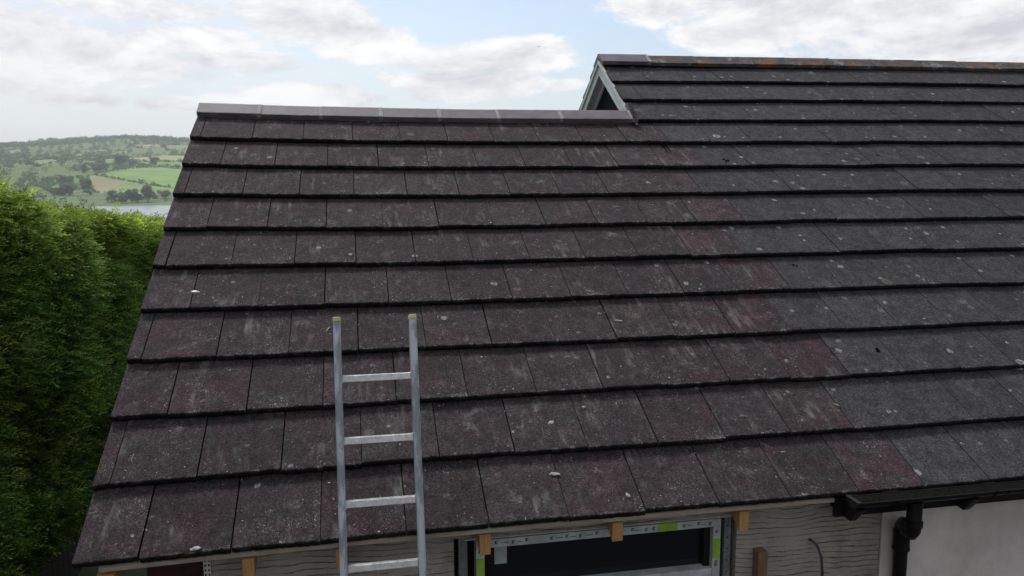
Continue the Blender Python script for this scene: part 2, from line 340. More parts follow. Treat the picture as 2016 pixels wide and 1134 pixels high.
# ------------------------------------------------------------------ roof surface
W, G = .33725, .355
cT, sT = math.cos(TH), math.sin(TH)
HA = [-0.00566, -0.0096, 0.00364, 0.00938, 0.02715, 0.01242, 0.01232, 0.01829, -0.01167, -0.02288, -0.02467, 0.02041]
def lift(s, t):                                  # the slope is not dead flat: it sags and kicks by up to 2 cm
    u = min(max(s / (4.05 + .8 * t), -.05), 1.05) * 2 - 1; v = t / 4.6 * 2 - 1
    return sum(HA[m * 3 + n] * u ** m * v ** n for m in range(4) for n in range(3))
def pw(s, t, n=0.):                              # roof plane -> world
    n += lift(s, t); return Vector((s, t * cT - n * sT, t * sT + n * cT))
TILT = .034 / G
NOSE = .030
def tile_rows(name, spec, parent):
    V = []; F = []; A = []; U = []
    for (j, s0, s1, old, trim) in spec:
        offs = .7 if j % 2 == 0 else .2
        k = -1
        jl = []                                  # tile joints in this row
        x = (offs - 1) * W
        while x < s1 + W: jl.append(x); x += W
        for a in jl:
            x0, x1 = max(a, s0), min(a + W, s1)
            if x1 - x0 < .03: continue
            r1, r2 = rng.random(2); gap = (.0020 if not old else .0010) + .0012 * rng.random()
            ds, dt, dn = rng.normal(0, .0007), rng.normal(0, .0032), rng.normal(0, .0012); ro = rng.normal(0, .0022)
            L = (G + .085) if trim is None else trim
            red = rng.random() ** 2
            if not old and (j <= 2): red = min(1, red + .35)
            if not old: red *= .35
            if not old and x1 > s1 - .05: red = .7 if j <= 6 else .35
            nx = max(4, int((x1 - x0) / .011))
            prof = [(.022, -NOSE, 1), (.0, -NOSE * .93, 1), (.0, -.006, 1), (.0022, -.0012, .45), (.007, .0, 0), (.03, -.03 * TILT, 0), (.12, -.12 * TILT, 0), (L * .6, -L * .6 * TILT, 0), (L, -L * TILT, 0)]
            b = len(V); n1 = nx + 1
            ej = rng.normal(0, .0011, n1); en = rng.normal(0, .0007, n1)
            chip = (rng.random(n1) < .03) * rng.random(n1) * .004
            for pi, (tt, nn, nose) in enumerate(prof):
                for q in range(n1):
                    uu = q / nx; s = x0 + gap + (x1 - x0 - 2 * gap) * uu + ds
                    e = (ej[q] + chip[q]) if 1 <= pi <= 3 else 0
                    tloc = tt + e + dt + ro * (uu - .5)
                    T_ = j * G + tloc; N_ = nn + dn + (en[q] if 2 <= pi <= 4 else 0)
                    N_ += lift(s, T_)
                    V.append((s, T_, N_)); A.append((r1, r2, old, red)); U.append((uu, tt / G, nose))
            for pi in range(len(prof) - 1):
                for q in range(nx):
                    F.append((b + pi * n1 + q, b + pi * n1 + q + 1, b + (pi + 1) * n1 + q + 1, b + (pi + 1) * n1 + q))
            # side cheeks
            for side in (0, nx):
                c0 = len(V); idx = [b + pi * n1 + side for pi in range(2, len(prof))]
                for i_ in idx:
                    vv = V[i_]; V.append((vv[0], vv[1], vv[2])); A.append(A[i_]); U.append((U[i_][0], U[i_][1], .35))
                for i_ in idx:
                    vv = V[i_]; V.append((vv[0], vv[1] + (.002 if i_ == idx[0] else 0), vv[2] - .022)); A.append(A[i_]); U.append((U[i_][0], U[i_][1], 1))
                kk = len(idx)
                for i_ in range(kk - 1):
                    f = (c0 + i_, c0 + i_ + 1, c0 + kk + i_ + 1, c0 + kk + i_)
                    F.append(f if side else f[::-1])
    o = npmesh(name, V, F, M_TILE, None, False, dict(tile=('FLOAT_COLOR', A), tuv=('FLOAT_VECTOR', U)))
    o.rotation_euler = (TH, 0, 0)
    o.parent = parent
    o.matrix_parent_inverse = Matrix.Translation(-parent.location)
    return o

XG = 3.275                                       # main roof's gable verge
def bound(j): return (10.7 if j % 2 == 0 else 10.2) * W
house = empty('house', (6, 2, -2.4), 'old white house with dark grey tiled roof, lichened ridge and black gutter', 'house')
ext = empty('house_extension', (1.5, 1.5, -2.4), 'unfinished extension with purple brown tiled roof, bare rafter ends and scratched render wall', 'extension')
SR = 9.5
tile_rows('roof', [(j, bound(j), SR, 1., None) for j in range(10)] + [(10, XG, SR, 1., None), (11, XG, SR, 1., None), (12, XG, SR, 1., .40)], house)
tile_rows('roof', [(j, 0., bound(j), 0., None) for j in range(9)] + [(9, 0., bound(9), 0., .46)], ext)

# underlay slab beneath the tiles and the far slopes (so that the roofs are closed bodies)
TE = 10.36 * G; TM = 13.38 * G
def slab(name, x0, x1, t0, t1, n0, n1, parent, m):
    b = MB(); ns = 12
    for i in range(ns):
        xa, xb = x0 + (x1 - x0) * i / ns, x0 + (x1 - x0) * (i + 1) / ns
        b.hexa([pw(xa, t0, n0), pw(xb, t0, n0), pw(xb, t1, n0), pw(xa, t1, n0), pw(xa, t0, n1), pw(xb, t0, n1), pw(xb, t1, n1), pw(xa, t1, n1)])
    return b.build(name, m, parent)
slab('roof_deck', .03, 3.5, .05, TE - .05, -.085, -.066, ext, M_DARK)
slab('roof_deck', 3.52, SR, .05, TM - .05, -.085, -.066, house, M_DARK)
M_BACKT = vmat('rear_tiles', (.05, .045, .047), (.075, .07, .07), 12, .9, bump=.003)
def back_slope(x0, x1, t, parent, pitch, n=12, drop=3.4):
    p = pw((x0 + x1) / 2, t); y0, z0 = p.y, p.z; b = MB(); cp, sp_ = math.cos(pitch), math.sin(pitch)
    for k in range(n):
        d0, d1 = k * drop / n, (k + 1) * drop / n + .05
        up = .0; nz = .034
        a = (y0 + d0 * cp, z0 - d0 * sp_ - nz * .9); e = (y0 + d1 * cp + .0, z0 - d1 * sp_)
        b.extr([(a[0], a[1]), (e[0], e[1]), (e[0] - .02, e[1] - .035), (a[0], a[1] - .035)], x0, x1)
    return b.build('rear_roof', M_BACKT, parent)
BP = R(34)
back_slope(0, 3.4, TE, ext, TH); back_slope(XG, SR, TM, house, BP)

# ridge tiles -----------------------------------------------------------
def warp(b, x0, x1, t):                          # follow the sag of the slope under the piece
    m_ = lift((x0 + x1) / 2, t); b.v = [(x, y, z + (lift(x, t) - m_) * cT) for x, y, z in b.v]
def ridge_piece(x0, x1, t, parent, m, wing=.150, mort=True, bp=TH, lift0=.012, sag=0.):
    cp = pw((x0 + x1) / 2, t); y, z = cp.y, cp.z + lift0 + sag
    th = .028; a1, a2 = TH - R(2), bp - R(2)
    fe = (y - wing * math.cos(a1), z - wing * math.sin(a1)); be = (y + wing * math.cos(a2), z - wing * math.sin(a2))
    n1 = (math.sin(a1) * th, -math.cos(a1) * th); n2 = (-math.sin(a2) * th, -math.cos(a2) * th)
    prof = [(fe[0] + n1[0], fe[1] + n1[1] - .006), (fe[0] - .001, fe[1] - .004), (fe[0] + .005, fe[1] + .001), (y - .012, z - .006), (y, z - .002), (y + .012, z - .006), (be[0] - .005, be[1]), (be[0], be[1] - .004), (be[0] + n2[0], be[1] + n2[1] - .006), (y, z - .035)]
    jz = random.uniform(-.0022, .0022); prof = [(py, pz + jz) for py, pz in prof]
    b = MB(); b.extr(prof, x0 + .010, x1 - .010, 14, .0006); warp(b, x0, x1, t)
    o = b.build('ridge_tile', m, parent)
    if mort:
        b = MB(); pr = [(y + (py - y) * 1.012, z + (pz - z) * 1.0 + .0012) for py, pz in prof]
        b.extr(pr, x1 - .014, x1 + .014, 5, .0012); warp(b, x0, x1, t); b.build('mortar_joint', M_MORTAR if m is M_RIDGE else M_MORTAR_OLD, o)
    return o
def bedding(x0, x1, t, parent, bp=TH, up=0.):
    p = pw((x0 + x1) / 2, t); b = MB(); y, z = p.y, p.z + up
    b.extr([(y - .118 * cT, z - .118 * sT - .038), (y - .120 * cT, z - .120 * sT - .022), (y, z - .015), (y + .12 * math.cos(bp), z - .12 * math.sin(bp) - .02), (y + .118 * math.cos(bp), z - .118 * math.sin(bp) - .05)], x0, x1, 14, .002); warp(b, x0, x1, t)
    return b.build('mortar_bed', M_MORTAR, parent)
ej = [-.005, .427, .858, 1.292, 1.727, 2.178, 2.67, 3.245]
EJ = ej
for a, b_ in zip(EJ[:-1], EJ[1:]): ridge_piece(a, b_, TE, ext, M_RIDGE)
[bedding(max(.02, a), b_, TE, ext) for a, b_ in zip(EJ[:-1], EJ[1:])]
bb = MB(); 
for k in range(7):                               # mortar fillet where the lower ridge dies into the old slope
    q = pw(3.255 + .004 * k, TE - .16 + .045 * k, .006); bb.box(q.x - .018, q.x + .02, q.y - .03, q.y + .03, q.z - .02, q.z + .012)
bb.build('mortar_fillet', M_MORTAR_OLD, ext, .005)
xm = XG - .012; first = True
while xm < SR - .1:
    sg = .026 * max(0, 1 - (xm + .2 - XG) / 3.8); ridge_piece(xm, xm + .455, TM, house, M_RIDGE if first else M_RIDGE_OLD, .165, True, BP, .006 if first else .0, sg); bedding(max(xm, XG + .03), xm + .455, TM, house, BP, sg - .004); first = False; xm += .455

# gable end: barge boards, soffit, dark panel ---------------------------
pm = pw(XG, TM); GY, GZ = pm.y, pm.z
def barge(sgn, pitch, length, x0, x1, d0, d1, name, m, shift=0.):
    # a board that follows the verge, its top d0 below the tile face, its bottom d1 below
    c_, s_ = math.cos(pitch), math.sin(pitch); b = MB()
    def P(x, l, d): return (x, GY + sgn * l * c_ , GZ - l * s_ - d / c_)
    b.hexa([P(x0, 0, d1), P(x1, 0, d1), P(x1, length, d1), P(x0, length, d1), P(x0, 0, d0), P(x1, 0, d0), P(x1, length, d0), P(x0, length, d0)])
    return b.build(name, m, house)
barge(-1, TH, 1.5, XG + .012, XG + .034, .036, .142, 'bargeboard', M_BARGE)
barge(1, BP, 2.6, XG + .012, XG + .034, .036, .125, 'bargeboard', M_BARGE)
barge(-1, TH, 1.5, XG + .034, XG + .105, .105, .118, 'soffit', M_BARGE)
barge(1, BP, 2.6, XG + .034, XG + .105, .105, .118, 'soffit', M_BARGE)
barge(-1, TH, 1.5, XG + .085, XG + .103, .118, .150, 'soffit_trim', M_UPVC)
barge(1, BP, 2.6, XG + .085, XG + .103, .118, .150, 'soffit_trim', M_UPVC)
barge(-1, TH, 1.5, XG - .003, XG + .012, .022, .052, 'verge_trim', M_UPVC)
barge(1, BP, 2.6, XG - .003, XG + .012, .022, .052, 'verge_trim', M_BARGE)
b = MB(); b.add([(XG + .104, GY - 1.45, GZ - 1.45 * math.tan(TH)), (XG + .104, GY + 2.4, GZ - 2.4 * math.tan(BP)), (XG + .104, GY, GZ - .06)], [(0, 1, 2)])
b.add([(XG + .13, GY - 1.45, GZ - 1.45 * math.tan(TH)), (XG + .13, GY + 2.4, GZ - 2.4 * math.tan(BP)), (XG + .13, GY, GZ - .06)], [(2, 1, 0)])
b.build('gable_panel', vmat('slate_blue_panel', (.002, .003, .004), (.004, .006, .008), 6, .8, spec=.1), house)

# walls -----------------------------------------------------------------
YW = .13
b = MB()
WX0, WX1, WZ1, WZ0 = 1.452, 2.748, -.112, -1.35
b.box(.452, WX0, YW, YW + .28, -2.4, -.06); b.box(WX1, 3.484, YW, YW + .28, -2.4, -.06)
b.box(WX0, WX1, YW, YW + .28, WZ1, -.06); b.box(WX0, WX1, YW, YW + .28, -2.4, WZ0)
b.build('wall', M_SCRATCH, ext)
b = MB(); b.box(.452, .70, YW + .283, 5.9, -2.4, -.05); b.box(.73, 3.45, 5.65, 5.9, -2.4, -.1); b.build('wall', M_WHITEW, ext)
b = MB(); b.box(.20, .449, YW + .12, YW + .4, -2.4, -.10); b.build('brick_pier', M_BRICK, ext, .003)
b = MB(); b.box(3.490, SR, YW - .006, YW + .28, -2.4, -.06); b.box(SR - .3, SR, YW + .283, 7.8, -2.4, .1); b.box(3.49, SR - .303, 7.5, 7.8, -2.4, .1); b.build('wall', M_WHITEW, house)
# corner bead with punched slots at the wall's left edge
def perforated(x0, x1, z0, z1, y, nx, nz, name, parent, hole=.5, m=M_BEAD):
    b = MB(); cw, ch = (x1 - x0) / nx, (z1 - z0) / nz; a = (1 - hole) / 2
    for i in range(nx):
        b.box(x0 + i * cw, x0 + (i + a) * cw, y, y + .002, z0, z1); b.box(x0 + (i + 1 - a) * cw, x0 + (i + 1) * cw, y, y + .002, z0, z1)
        for j in range(nz):
            b.box(x0 + (i + a) * cw, x0 + (i + 1 - a) * cw, y, y + .002, z0 + j * ch, z0 + (j + a) * ch)
            b.box(x0 + (i + a) * cw, x0 + (i + 1 - a) * cw, y, y + .002, z0 + (j + 1 - a) * ch, z0 + (j + 1) * ch)
    return b.build(name, m, parent)
perforated(.446, .474, -1.4, -.075, YW - .006, 2, 66, 'corner_bead', ext)
b = MB(); b.box(.4455, .475, YW - .0035, YW - .001, -1.4, -.075); b.build('bead_shadow_gap', M_DARK, ext)
# stop bead over the window
for (a, c_) in ((1.50, 1.585), (1.93, 2.06), (2.16, 2.22), (2.60, 2.70)):
    perforated(a, c_, -.098, -.083, YW - .004, int((c_ - a) / .013), 1, 'bead_flange', ext, .62)
b = MB(); b.extr([(YW - .012, -.119), (YW - .014, -.114), (YW - .002, -.112), (YW - .002, -.119)], 1.497, 2.722, 10, .0006); b.build('stop_bead', M_BEAD, ext)
# eaves board and rafter feet
b = MB(); n = 60
for i in range(n):
    a, c_ = .09 + (3.16 - .09) * i / n, .09 + (3.16 - .09) * (i + 1) / n
    def q(x, y, z): l = lift(x, 0); return (x, y - l * sT, z + l * cT)
    b.hexa([q(a, .020, -.050), q(c_, .020, -.050), q(c_, .11, -.010), q(a, .11, -.010), q(a, .020, -.034), q(c_, .020, -.034), q(c_, .11, .012), q(a, .11, .012)])
b.build('eaves_board', M_GREYW, ext)
for x, zb, w in ((.078, -.2, .062), (.607, -.165, .045), (.966, -.15, .045), (1.549, -.149, .046), (2.124, -.144, .047), (2.711, -.151, .046)):
    b = MB(); l = lift(x, 0) * .85
    b.hexa([(x, .036, zb), (x + w, .036, zb), (x + w, YW + .01, zb + .055), (x, YW + .01, zb + .055), (x, .036, -.066 + l), (x + w, .036, -.066 + l), (x + w, YW + .01, -.038 + l), (x, YW + .01, -.038 + l)])
    b.build('rafter_foot', M_PINE, ext, .0015)
b = MB(); b.box(2.832, 2.878, YW - .055, YW, -.75, -.285); b.build('timber_block', vmat('brown_block', (.16, .10, .05), (.24, .16, .09), 30, .8, stretch=(4, 4, .5)), ext, .002)
b = MB(); b.tube([(3.116, YW, -.272), (3.118, YW - .03, -.270), (3.128, YW - .05, -.285), (3.148, YW - .055, -.34), (3.160, YW - .05, -.42), (3.160, YW - .04, -.52), (3.150, YW - .03, -.66), (3.12, YW - .02, -.9)], .0062, 10)
b.build('cable', M_CABLE, ext)

# window -----------------------------------------------------------------
fx0, fx1, fz1, fz0, fw = 1.548, 2.674, -.133, -1.30, .037
b = MB(); y0, y1 = YW + .006, YW + .076
b.box(fx0, fx1, y0, y1, fz1 - fw, fz1); b.box(fx0, fx1, y0, y1, fz0, fz0 + fw)
b.box(fx0, fx0 + fw, y0, y1, fz0 + fw, fz1 - fw); b.box(fx1 - fw, fx1, y0, y1, fz0 + fw, fz1 - fw)
b.box(fx0 + fw, fx1 - fw, y0 + .004, y1 - .004, -.425, -.372)
win = b.build('window', M_FRAME, ext, .002)
b = MB(); b.box(fx0 + fw, fx1 - fw, y1 - .012, y1 - .008, -.372, fz1 - fw); b.box(fx0 + fw, fx1 - fw, y1 - .012, y1 - .008, fz0 + fw, -.425); b.build('pane', M_GLASS, win)
b = MB()                                          # reveal seal seen inside the frame
b.box(fx1 - fw - .030, fx1 - fw - .0005, y0 + .03, y1 - .014, -.372, fz1 - fw); b.build('gasket', M_BLACKP, win); b = MB(); b.box(fx0 + fw + .0005, fx0 + fw + .02, y0 + .03, y1 - .014, -.372, fz1 - fw); b.build('gasket', M_BLACKP, win)
def note(name, x0, x1, z0, z1, m, y=y0 - .0016): 
    b = MB(); b.box(x0, x1, y, y + .0012, z0, z1); return b.build(name, m, win)
note('green_tape', 2.371, 2.462, -.1665, -.131, M_GREENT); note('green_tape', 2.638, 2.672, -.322, -.226, M_GREENT); note('green_tape', 1.551, 1.584, -.31, -.215, M_GREENT)
note('sticker', 1.637, 1.692, -.275, -.188, vmat('paper_sticker', (.34, .40, .42), (.42, .48, .50), 20, .7), y1 - .0145)
# printed bracket marks of the protective film
b = MB(); yy = y0 - .0012
def brk(x, z, s, v=False):
    b.box(x, x + s, yy, yy + .0008, z + s * .72, z + s); b.box(x, x + s * .35, yy, yy + .0008, z, z + s * .71); b.box(x + s * .36, x + s * .9, yy, yy + .0008, z, z + s * .22)
for x in (1.63, 1.705, 1.765, 1.875, 1.945, 2.005, 2.08, 2.245, 2.31, 2.345, 2.49, 2.56, 2.615): brk(x, -.156 + .003 * math.sin(x * 40), .013)
for x, l in ((1.66, .03), (1.73, .02), (1.90, .03), (1.965, .03), (2.03, .035), (2.26, .036), (2.51, .02), (2.58, .02)): b.box(x, x + l, yy, yy + .0008, -.153, -.1505)
for z in (-.20, -.345, -.36): brk(2.648, z, .012)
for z in (-.19, -.335): brk(1.558, z, .012)
b.build('printed_marks', M_DARK, win)
b = MB(); b.box(1.4745, 1.512, YW + .02, YW + .09, -1.34, -.121); b.box(2.690, 2.722, YW + .004, YW + .08, -1.34, -.121); b.box(1.4745, 2.722, YW + .082, YW + .10, -1.345, -1.30); b.build('metal_lining', M_GALV, win, .001)
b = MB()
for k in range(9): b.tube([(2.706, YW + .0035, -.17 - k * .055), (2.706, YW + .006, -.17 - k * .055)], .0042, 8)
b.build('screw_hole', M_DARK, win)
b = MB(); b.box(WX0 + .001, WX1 - .001, YW + .10, YW + .27, -1.345, -.1125); b.build('cavity', M_DARK, win)

# gutter and downpipe ---------------------------------------------------------
gx0, gz = 3.205, -.006
def gprof(r0, z): 
    o_ = [(-.058 + 0.044 * math.cos(a) * r0, z - .036 * math.sin(a) * r0) for a in [math.pi * k / 14 for k in range(15)]]
    i_ = [(-.058 + .040 * math.cos(a) * r0, z - .032 * math.sin(a) * r0) for a in [math.pi * k / 14 for k in range(14, -1, -1)]]
    return o_[::-1] + i_[::-1] if False else o_ + i_
b = MB(); b.extr(gprof(1., gz - .003), gx0, SR, 40, .0003); gut = b.build('gutter', M_BLACKP, house)
b = MB(); b.box(gx0 + .012, SR - .05, -.097, -.019, gz - .020, gz - .006); b.build('trough_fill', M_MOSS, gut)  # near-black sheet added just below the rim to blacken the trough
for gx in (3.42, 3.925, 5.9):
    b = MB(); b.extr(gprof(1.1, gz), gx - .035, gx + .035, 2); b.extr(gprof(1.17, gz), gx - .035, gx - .028, 1); b.extr(gprof(1.17, gz), gx + .028, gx + .035, 1); b.build('gutter_union', M_BLACKP, gut)
b = MB(); b.extr([(-.058 + 0.049 * math.cos(a), gz + .002 - .041 * math.sin(a)) for a in [math.pi * k / 14 for k in range(15)]], gx0 - .012, gx0 + .010, 1); b.extr(gprof(1.1, gz), gx0 - .001, gx0 + .045, 1); b.build('stop_end', M_BLACKP, gut, .002)
for gx in (3.225, 3.805, 4.7, 5.6):
    b = MB(); b.hexa([(gx - .017, -.03, gz - .115), (gx + .017, -.03, gz - .115), (gx + .017, YW - .008, gz - .105), (gx - .017, YW - .008, gz - .105), (gx - .022, -.09, gz - .040), (gx + .022, -.09, gz - .040), (gx + .022, YW - .008, gz - .02), (gx - .022, YW - .008, gz - .02)])
    b.build('bracket', M_BLACKP, gut, .003)
b = MB()
for i in range(40):
    a, c_ = 3.165 + (SR - 3.165) * i / 40, 3.165 + (SR - 3.165) * (i + 1) / 40; b.box(a, c_, .018, .036, -.12, -.034 + lift(a, 0))
b.build('fascia', M_BLACKP, house)
px, py = 3.508, -.062
b = MB(); b.tube([(px, py, gz - .035), (px, py, gz - .125)], [.033, .033], 20)
b.tube([(px, py, gz - .1255), (px, py, gz - .15)], .0385, 20)
dp = b.build('downpipe', M_BLACKP, house)
b = MB(); b.tube([(px, py, gz - .150), (px + .002, py + .004, gz - .172), (px + .006, py + .02, gz - .192), (px + .012, py + .05, gz - .197), (px + .040, py + .10, gz - .197), (px + .054, py + .13, gz - .203), (px + .060, py + .146, gz - .222), (px + .062, py + .15, gz - .25)], .033, 20)
b.build('swan_neck', M_BLACKP, dp)
b = MB(); b.tube([(px + .062, py + .15, gz - .25), (px + .062, py + .15, gz - .33)], .0375, 20); b.tube([(px + .062, py + .15, gz - .33), (px + .062, py + .15, gz - .338)], .0400, 20); b.tube([(px + .062, py + .15, gz - .245), (px + .062, py + .15, gz - .253)], .0400, 20); b.build('pipe_socket', M_BLACKP, dp)
b = MB(); b.tube([(px + .062, py + .15, gz - .33), (px + .062, py + .15, -2.38)], .031, 20); b.build('lower_pipe', M_BLACKP, dp)

# ------------------------------------------------------------------ ladder
A75 = R(75)
lad = empty('ladder', (1.15, -.04 - 2.4 / math.tan(A75), -2.4), 'silver aluminium ladder with yellow end caps leaning on the eaves of the purple tiled roof', 'ladder')
def lp(x, l, d=0.): return Vector((x, -.04 + l * math.cos(A75) - d * math.sin(A75), l * math.sin(A75) + d * math.cos(A75)))
LB = -2.4 / math.sin(A75)
def lbox(b, x0, x1, l0, l1, d0, d1):
    b.hexa([lp(x0, l0, d0), lp(x1, l0, d0), lp(x1, l0, d1), lp(x0, l0, d1), lp(x0, l1, d0), lp(x1, l1, d0), lp(x1, l1, d1), lp(x0, l1, d1)])
for x in (.999, 1.302):
    b = MB(); h = .0135
    lbox(b, x - h, x + h, LB, .868, -.026, .026)
    for e0, e1 in ((x - h - .0008, x - h + .0032), (x + h - .0032, x + h + .0008)): lbox(b, e0, e1, LB, .8675, .0262, .0292); lbox(b, e0, e1, LB, .8675, -.0292, -.0262)
    b.build('stile', M_ALU, lad, .0008, 1)
    b = MB(); lbox(b, x - h - .0015, x + h + .0015, .862, .880, -.030, .030); b.build('end_cap', M_YELLOW, lad, .003, 2)
    b = MB(); lbox(b, x - h - .003, x + h + .003, LB - .01, LB + .06, -.031, .031); b.build('rubber_foot', M_BLACKP, lad, .003, 2)
l = .632
while l > LB + .1:
    b = MB(); lbox(b, 1.013, 1.288, l - .013, l + .013, -.015, .015)
    for k in range(5): lbox(b, 1.0135, 1.2875, l + .0131, l + .0145, -.0125 + k * .0055, -.0103 + k * .0055)
    rg = b.build('rung', M_RUNG, lad, .0015, 1)
    for e0, e1 in ((1.0128, 1.0165), (1.2845, 1.2882)): b = MB(); lbox(b, e0, e1, l - .017, l + .017, -.019, .019); b.build('collar', M_ALU, rg, .001, 1)
    l -= .245

# ------------------------------------------------------------------ loose bits lying on the tiles
def surf(s, t):
    j = math.floor(t / G); tl = t - j * G; return pw(s, t, -tl * TILT)
def lump(name, s, t, size, m, label, cat, sx=1., sy=1., sz=.6, rz=0., group=None):
    bm = bmesh.new(); bmesh.ops.create_icosphere(bm, subdivisions=2, radius=1)
    for v in bm.verts:
        k = 1 + random.uniform(-.28, .28); v.co = Vector((v.co.x * sx * k, v.co.y * sy * k, v.co.z * sz * k)) * size
    me = bpy.data.meshes.new(name); bm.to_mesh(me); bm.free(); me.materials.append(m)
    o = bpy.data.objects.new(name, me); col.objects.link(o); p = surf(s, t)
    o.rotation_euler = (TH, 0, 0); o.rotation_euler.rotate_axis('Z', rz); o.location = p + Vector((0, -sT, cT)) * size * sz * .7
    return tag(o, label, cat, group)
def clump(name, s, t, size, m, label, cat, n=9, group=None):
    bm = bmesh.new()
    for _ in range(n):
        r = size * random.uniform(.25, .6); c = Vector((random.gauss(0, size * .6), random.gauss(0, size * .6), r * .3))
        g = bmesh.ops.create_icosphere(bm, subdivisions=1, radius=r)
        for v in g['verts']: v.co = v.co * random.uniform(.7, 1.2) + c; 
    for v in bm.verts: v.co.z *= .7
    me = bpy.data.meshes.new(name); bm.to_mesh(me); bm.free(); me.materials.append(m)
    o = bpy.data.objects.new(name, me); col.objects.link(o); o.rotation_euler = (TH, 0, 0); o.location = surf(s, t)
    return tag(o, label, cat, group)
GR = 'loose bits on the tiles'
lump('mortar_chip', 1.907, .235, .011, M_STONE, 'long white mortar chip lying on the lowest tile row right of the ladder', 'mortar chip', 2.2, .75, .5, -.1, GR)
lump('pebble', 2.136, .614, .0085, M_STONE, 'round white pebble on the second tile row', 'pebble', group=GR)
lump('pebble', 1.765, .480, .006, M_STONE, 'small pale pebble caught by a tile joint in the second row', 'pebble', group=GR)
lump('mortar_chip', 1.955, .525, .009, M_STONE, 'flat pale chip in the middle of a tile between two white pebbles', 'mortar chip', 1.9, 1, .4, .3, GR)
lump('wood_splinter', 2.476, 1.214, .010, M_WOODCHIP, 'pale wood splinter on the fourth tile row in the middle of the roof', 'wood chip', 2.6, .6, .4, -.15, GR)
clump('moss_clump', 3.791, 2.925, .020, M_MOSS, 'black moss clump near the top where purple tiles meet grey tiles', 'moss', 9, GR)
clump('moss_clump', 3.762, 1.666, .013, M_MOSS, 'small black moss clump on a grey tile beside the last purple tile, mid roof', 'moss', 6, GR)
clump('moss_clump', 3.884, .890, .016, M_MOSS, 'scattered black moss clump on the lower grey tiles', 'moss', 12, GR)
clump('moss_clump', 5.088, 2.994, .012, M_MOSS, 'black moss clump high on the grey roof towards the right', 'moss', 7, GR)
lump('roof_clip', .245, 1.560, .012, M_GALV, 'flat grey metal clip sitting on a joint near the left verge', 'clip', 1.7, .9, .35, 0, GR)
lump('mortar_chip', 1.05, 1.859, .012, M_STONE, 'white chip on the sixth tile row, upper left of the ladder top', 'mortar chip', 1, .8, .4, .4, GR)
lump('mortar_dab', .442, .014, .011, M_STONE, 'white mortar dab stuck on the bottom tile edge left of the ladder', 'mortar chip', 1.7, .8, .4, .3, GR)
lump('wood_splinter', .928, 1.239, .008, M_WOODCHIP, 'thin pale sliver on the tile just left of the ladder top', 'wood chip', 2.4, .45, .4, 1.1, GR)
lump('wood_splinter', 3.431, .524, .009, M_WOODCHIP, 'pale twig fragment on the reddish tile next to the grey ones', 'wood chip', 2.2, .5, .5, -.7, GR)
lump('grey_chip', 2.901, .483, .010, M_GSTONE, 'dark grey chip on the second tile row, right half', 'stone chip', 1.6, .8, .5, .2, GR)
lump('mortar_chip', 2.203, .084, .008, M_STONE, 'small white chip near the bottom edge above the middle rafter end', 'mortar chip', .9, 1.6, .5, .5, GR)
lump('pebble', 2.786, 1.197, .007, M_GSTONE, 'tiny grey pebble on a joint in the fourth tile row', 'pebble', group=GR)
rb = np.random.default_rng(77); b = MB()
grit_v = []; grit_f = []
for _ in range(900):
    s_, t_ = rb.uniform(.1, 3.5), rb.uniform(.03, 3.4)
    if rb.random() < .5: t_ = math.floor(t_ / G) * G + abs(rb.normal(0, .05)) + .006
    p = surf(s_, t_) + Vector((0, 0, .001)); z_ = rb.uniform(.0012, .0034) * (1 if rb.random() < .93 else 1.7); k0 = len(grit_v)
    pts = [p + Vector((math.cos(a) * z_ * rb.uniform(.7, 1.3), math.sin(a) * z_ * rb.uniform(.7, 1.3), 0)) for a in (0, 1.57, 3.14, 4.71)] + [p + Vector((0, -z_ * .3, z_ * 1.1))]
    grit_v += [tuple(q) for q in pts]; grit_f += [(k0 + i, k0 + (i + 1) % 4, k0 + 4) for i in range(4)]
gt = npmesh('grit', grit_v, grit_f, M_STONE); tag(gt, 'fine white mortar grit sprinkled over the tiles', 'grit', kind='stuff')


# ------------------------------------------------------------------ far landscape
AX = (-.24192, .97030); EX = (.97030, .24192)
PV = [-6000, -60, 12, 60, 230, 300, 1086, 1104, 1180, 1350, 1750, 2150, 2500, 2900, 3060, 3500, 7000]
PZ = [-2.4, -2.4, -2.4, -9, -33, -39, -39, -34.2, -32.5, -17, 21, 56, 90, 119, 124, 112, 60]
def terrain(x, y):
    v = x * AX[0] + y * AX[1]; u = x * EX[0] + y * EX[1]
    z = np.interp(v, PV, PZ)
    z = .5 * z + .25 * (np.interp(v - 60, PV, PZ) + np.interp(v + 60, PV, PZ)) * (v > 1180) + .5 * z * (v <= 1180)
    far = np.clip((v - 1150) / 600, 0, 1); w = u / 400
    z = z + far * ((-.12 * np.minimum(w, 0) ** 2 * (w > -1.9) - .43 * (w <= -1.9) - .02 * np.minimum(np.maximum(w, 0), 3) ** 2) * np.clip(z + 35, 0, 200) * 1.2)
    return z + far * (5 * np.sin(u / 90 + v / 210 + 1) + 4 * np.sin(v / 130 - u / 170) + 2.5 * np.sin(u / 47 + 1.3) * np.cos(v / 61))
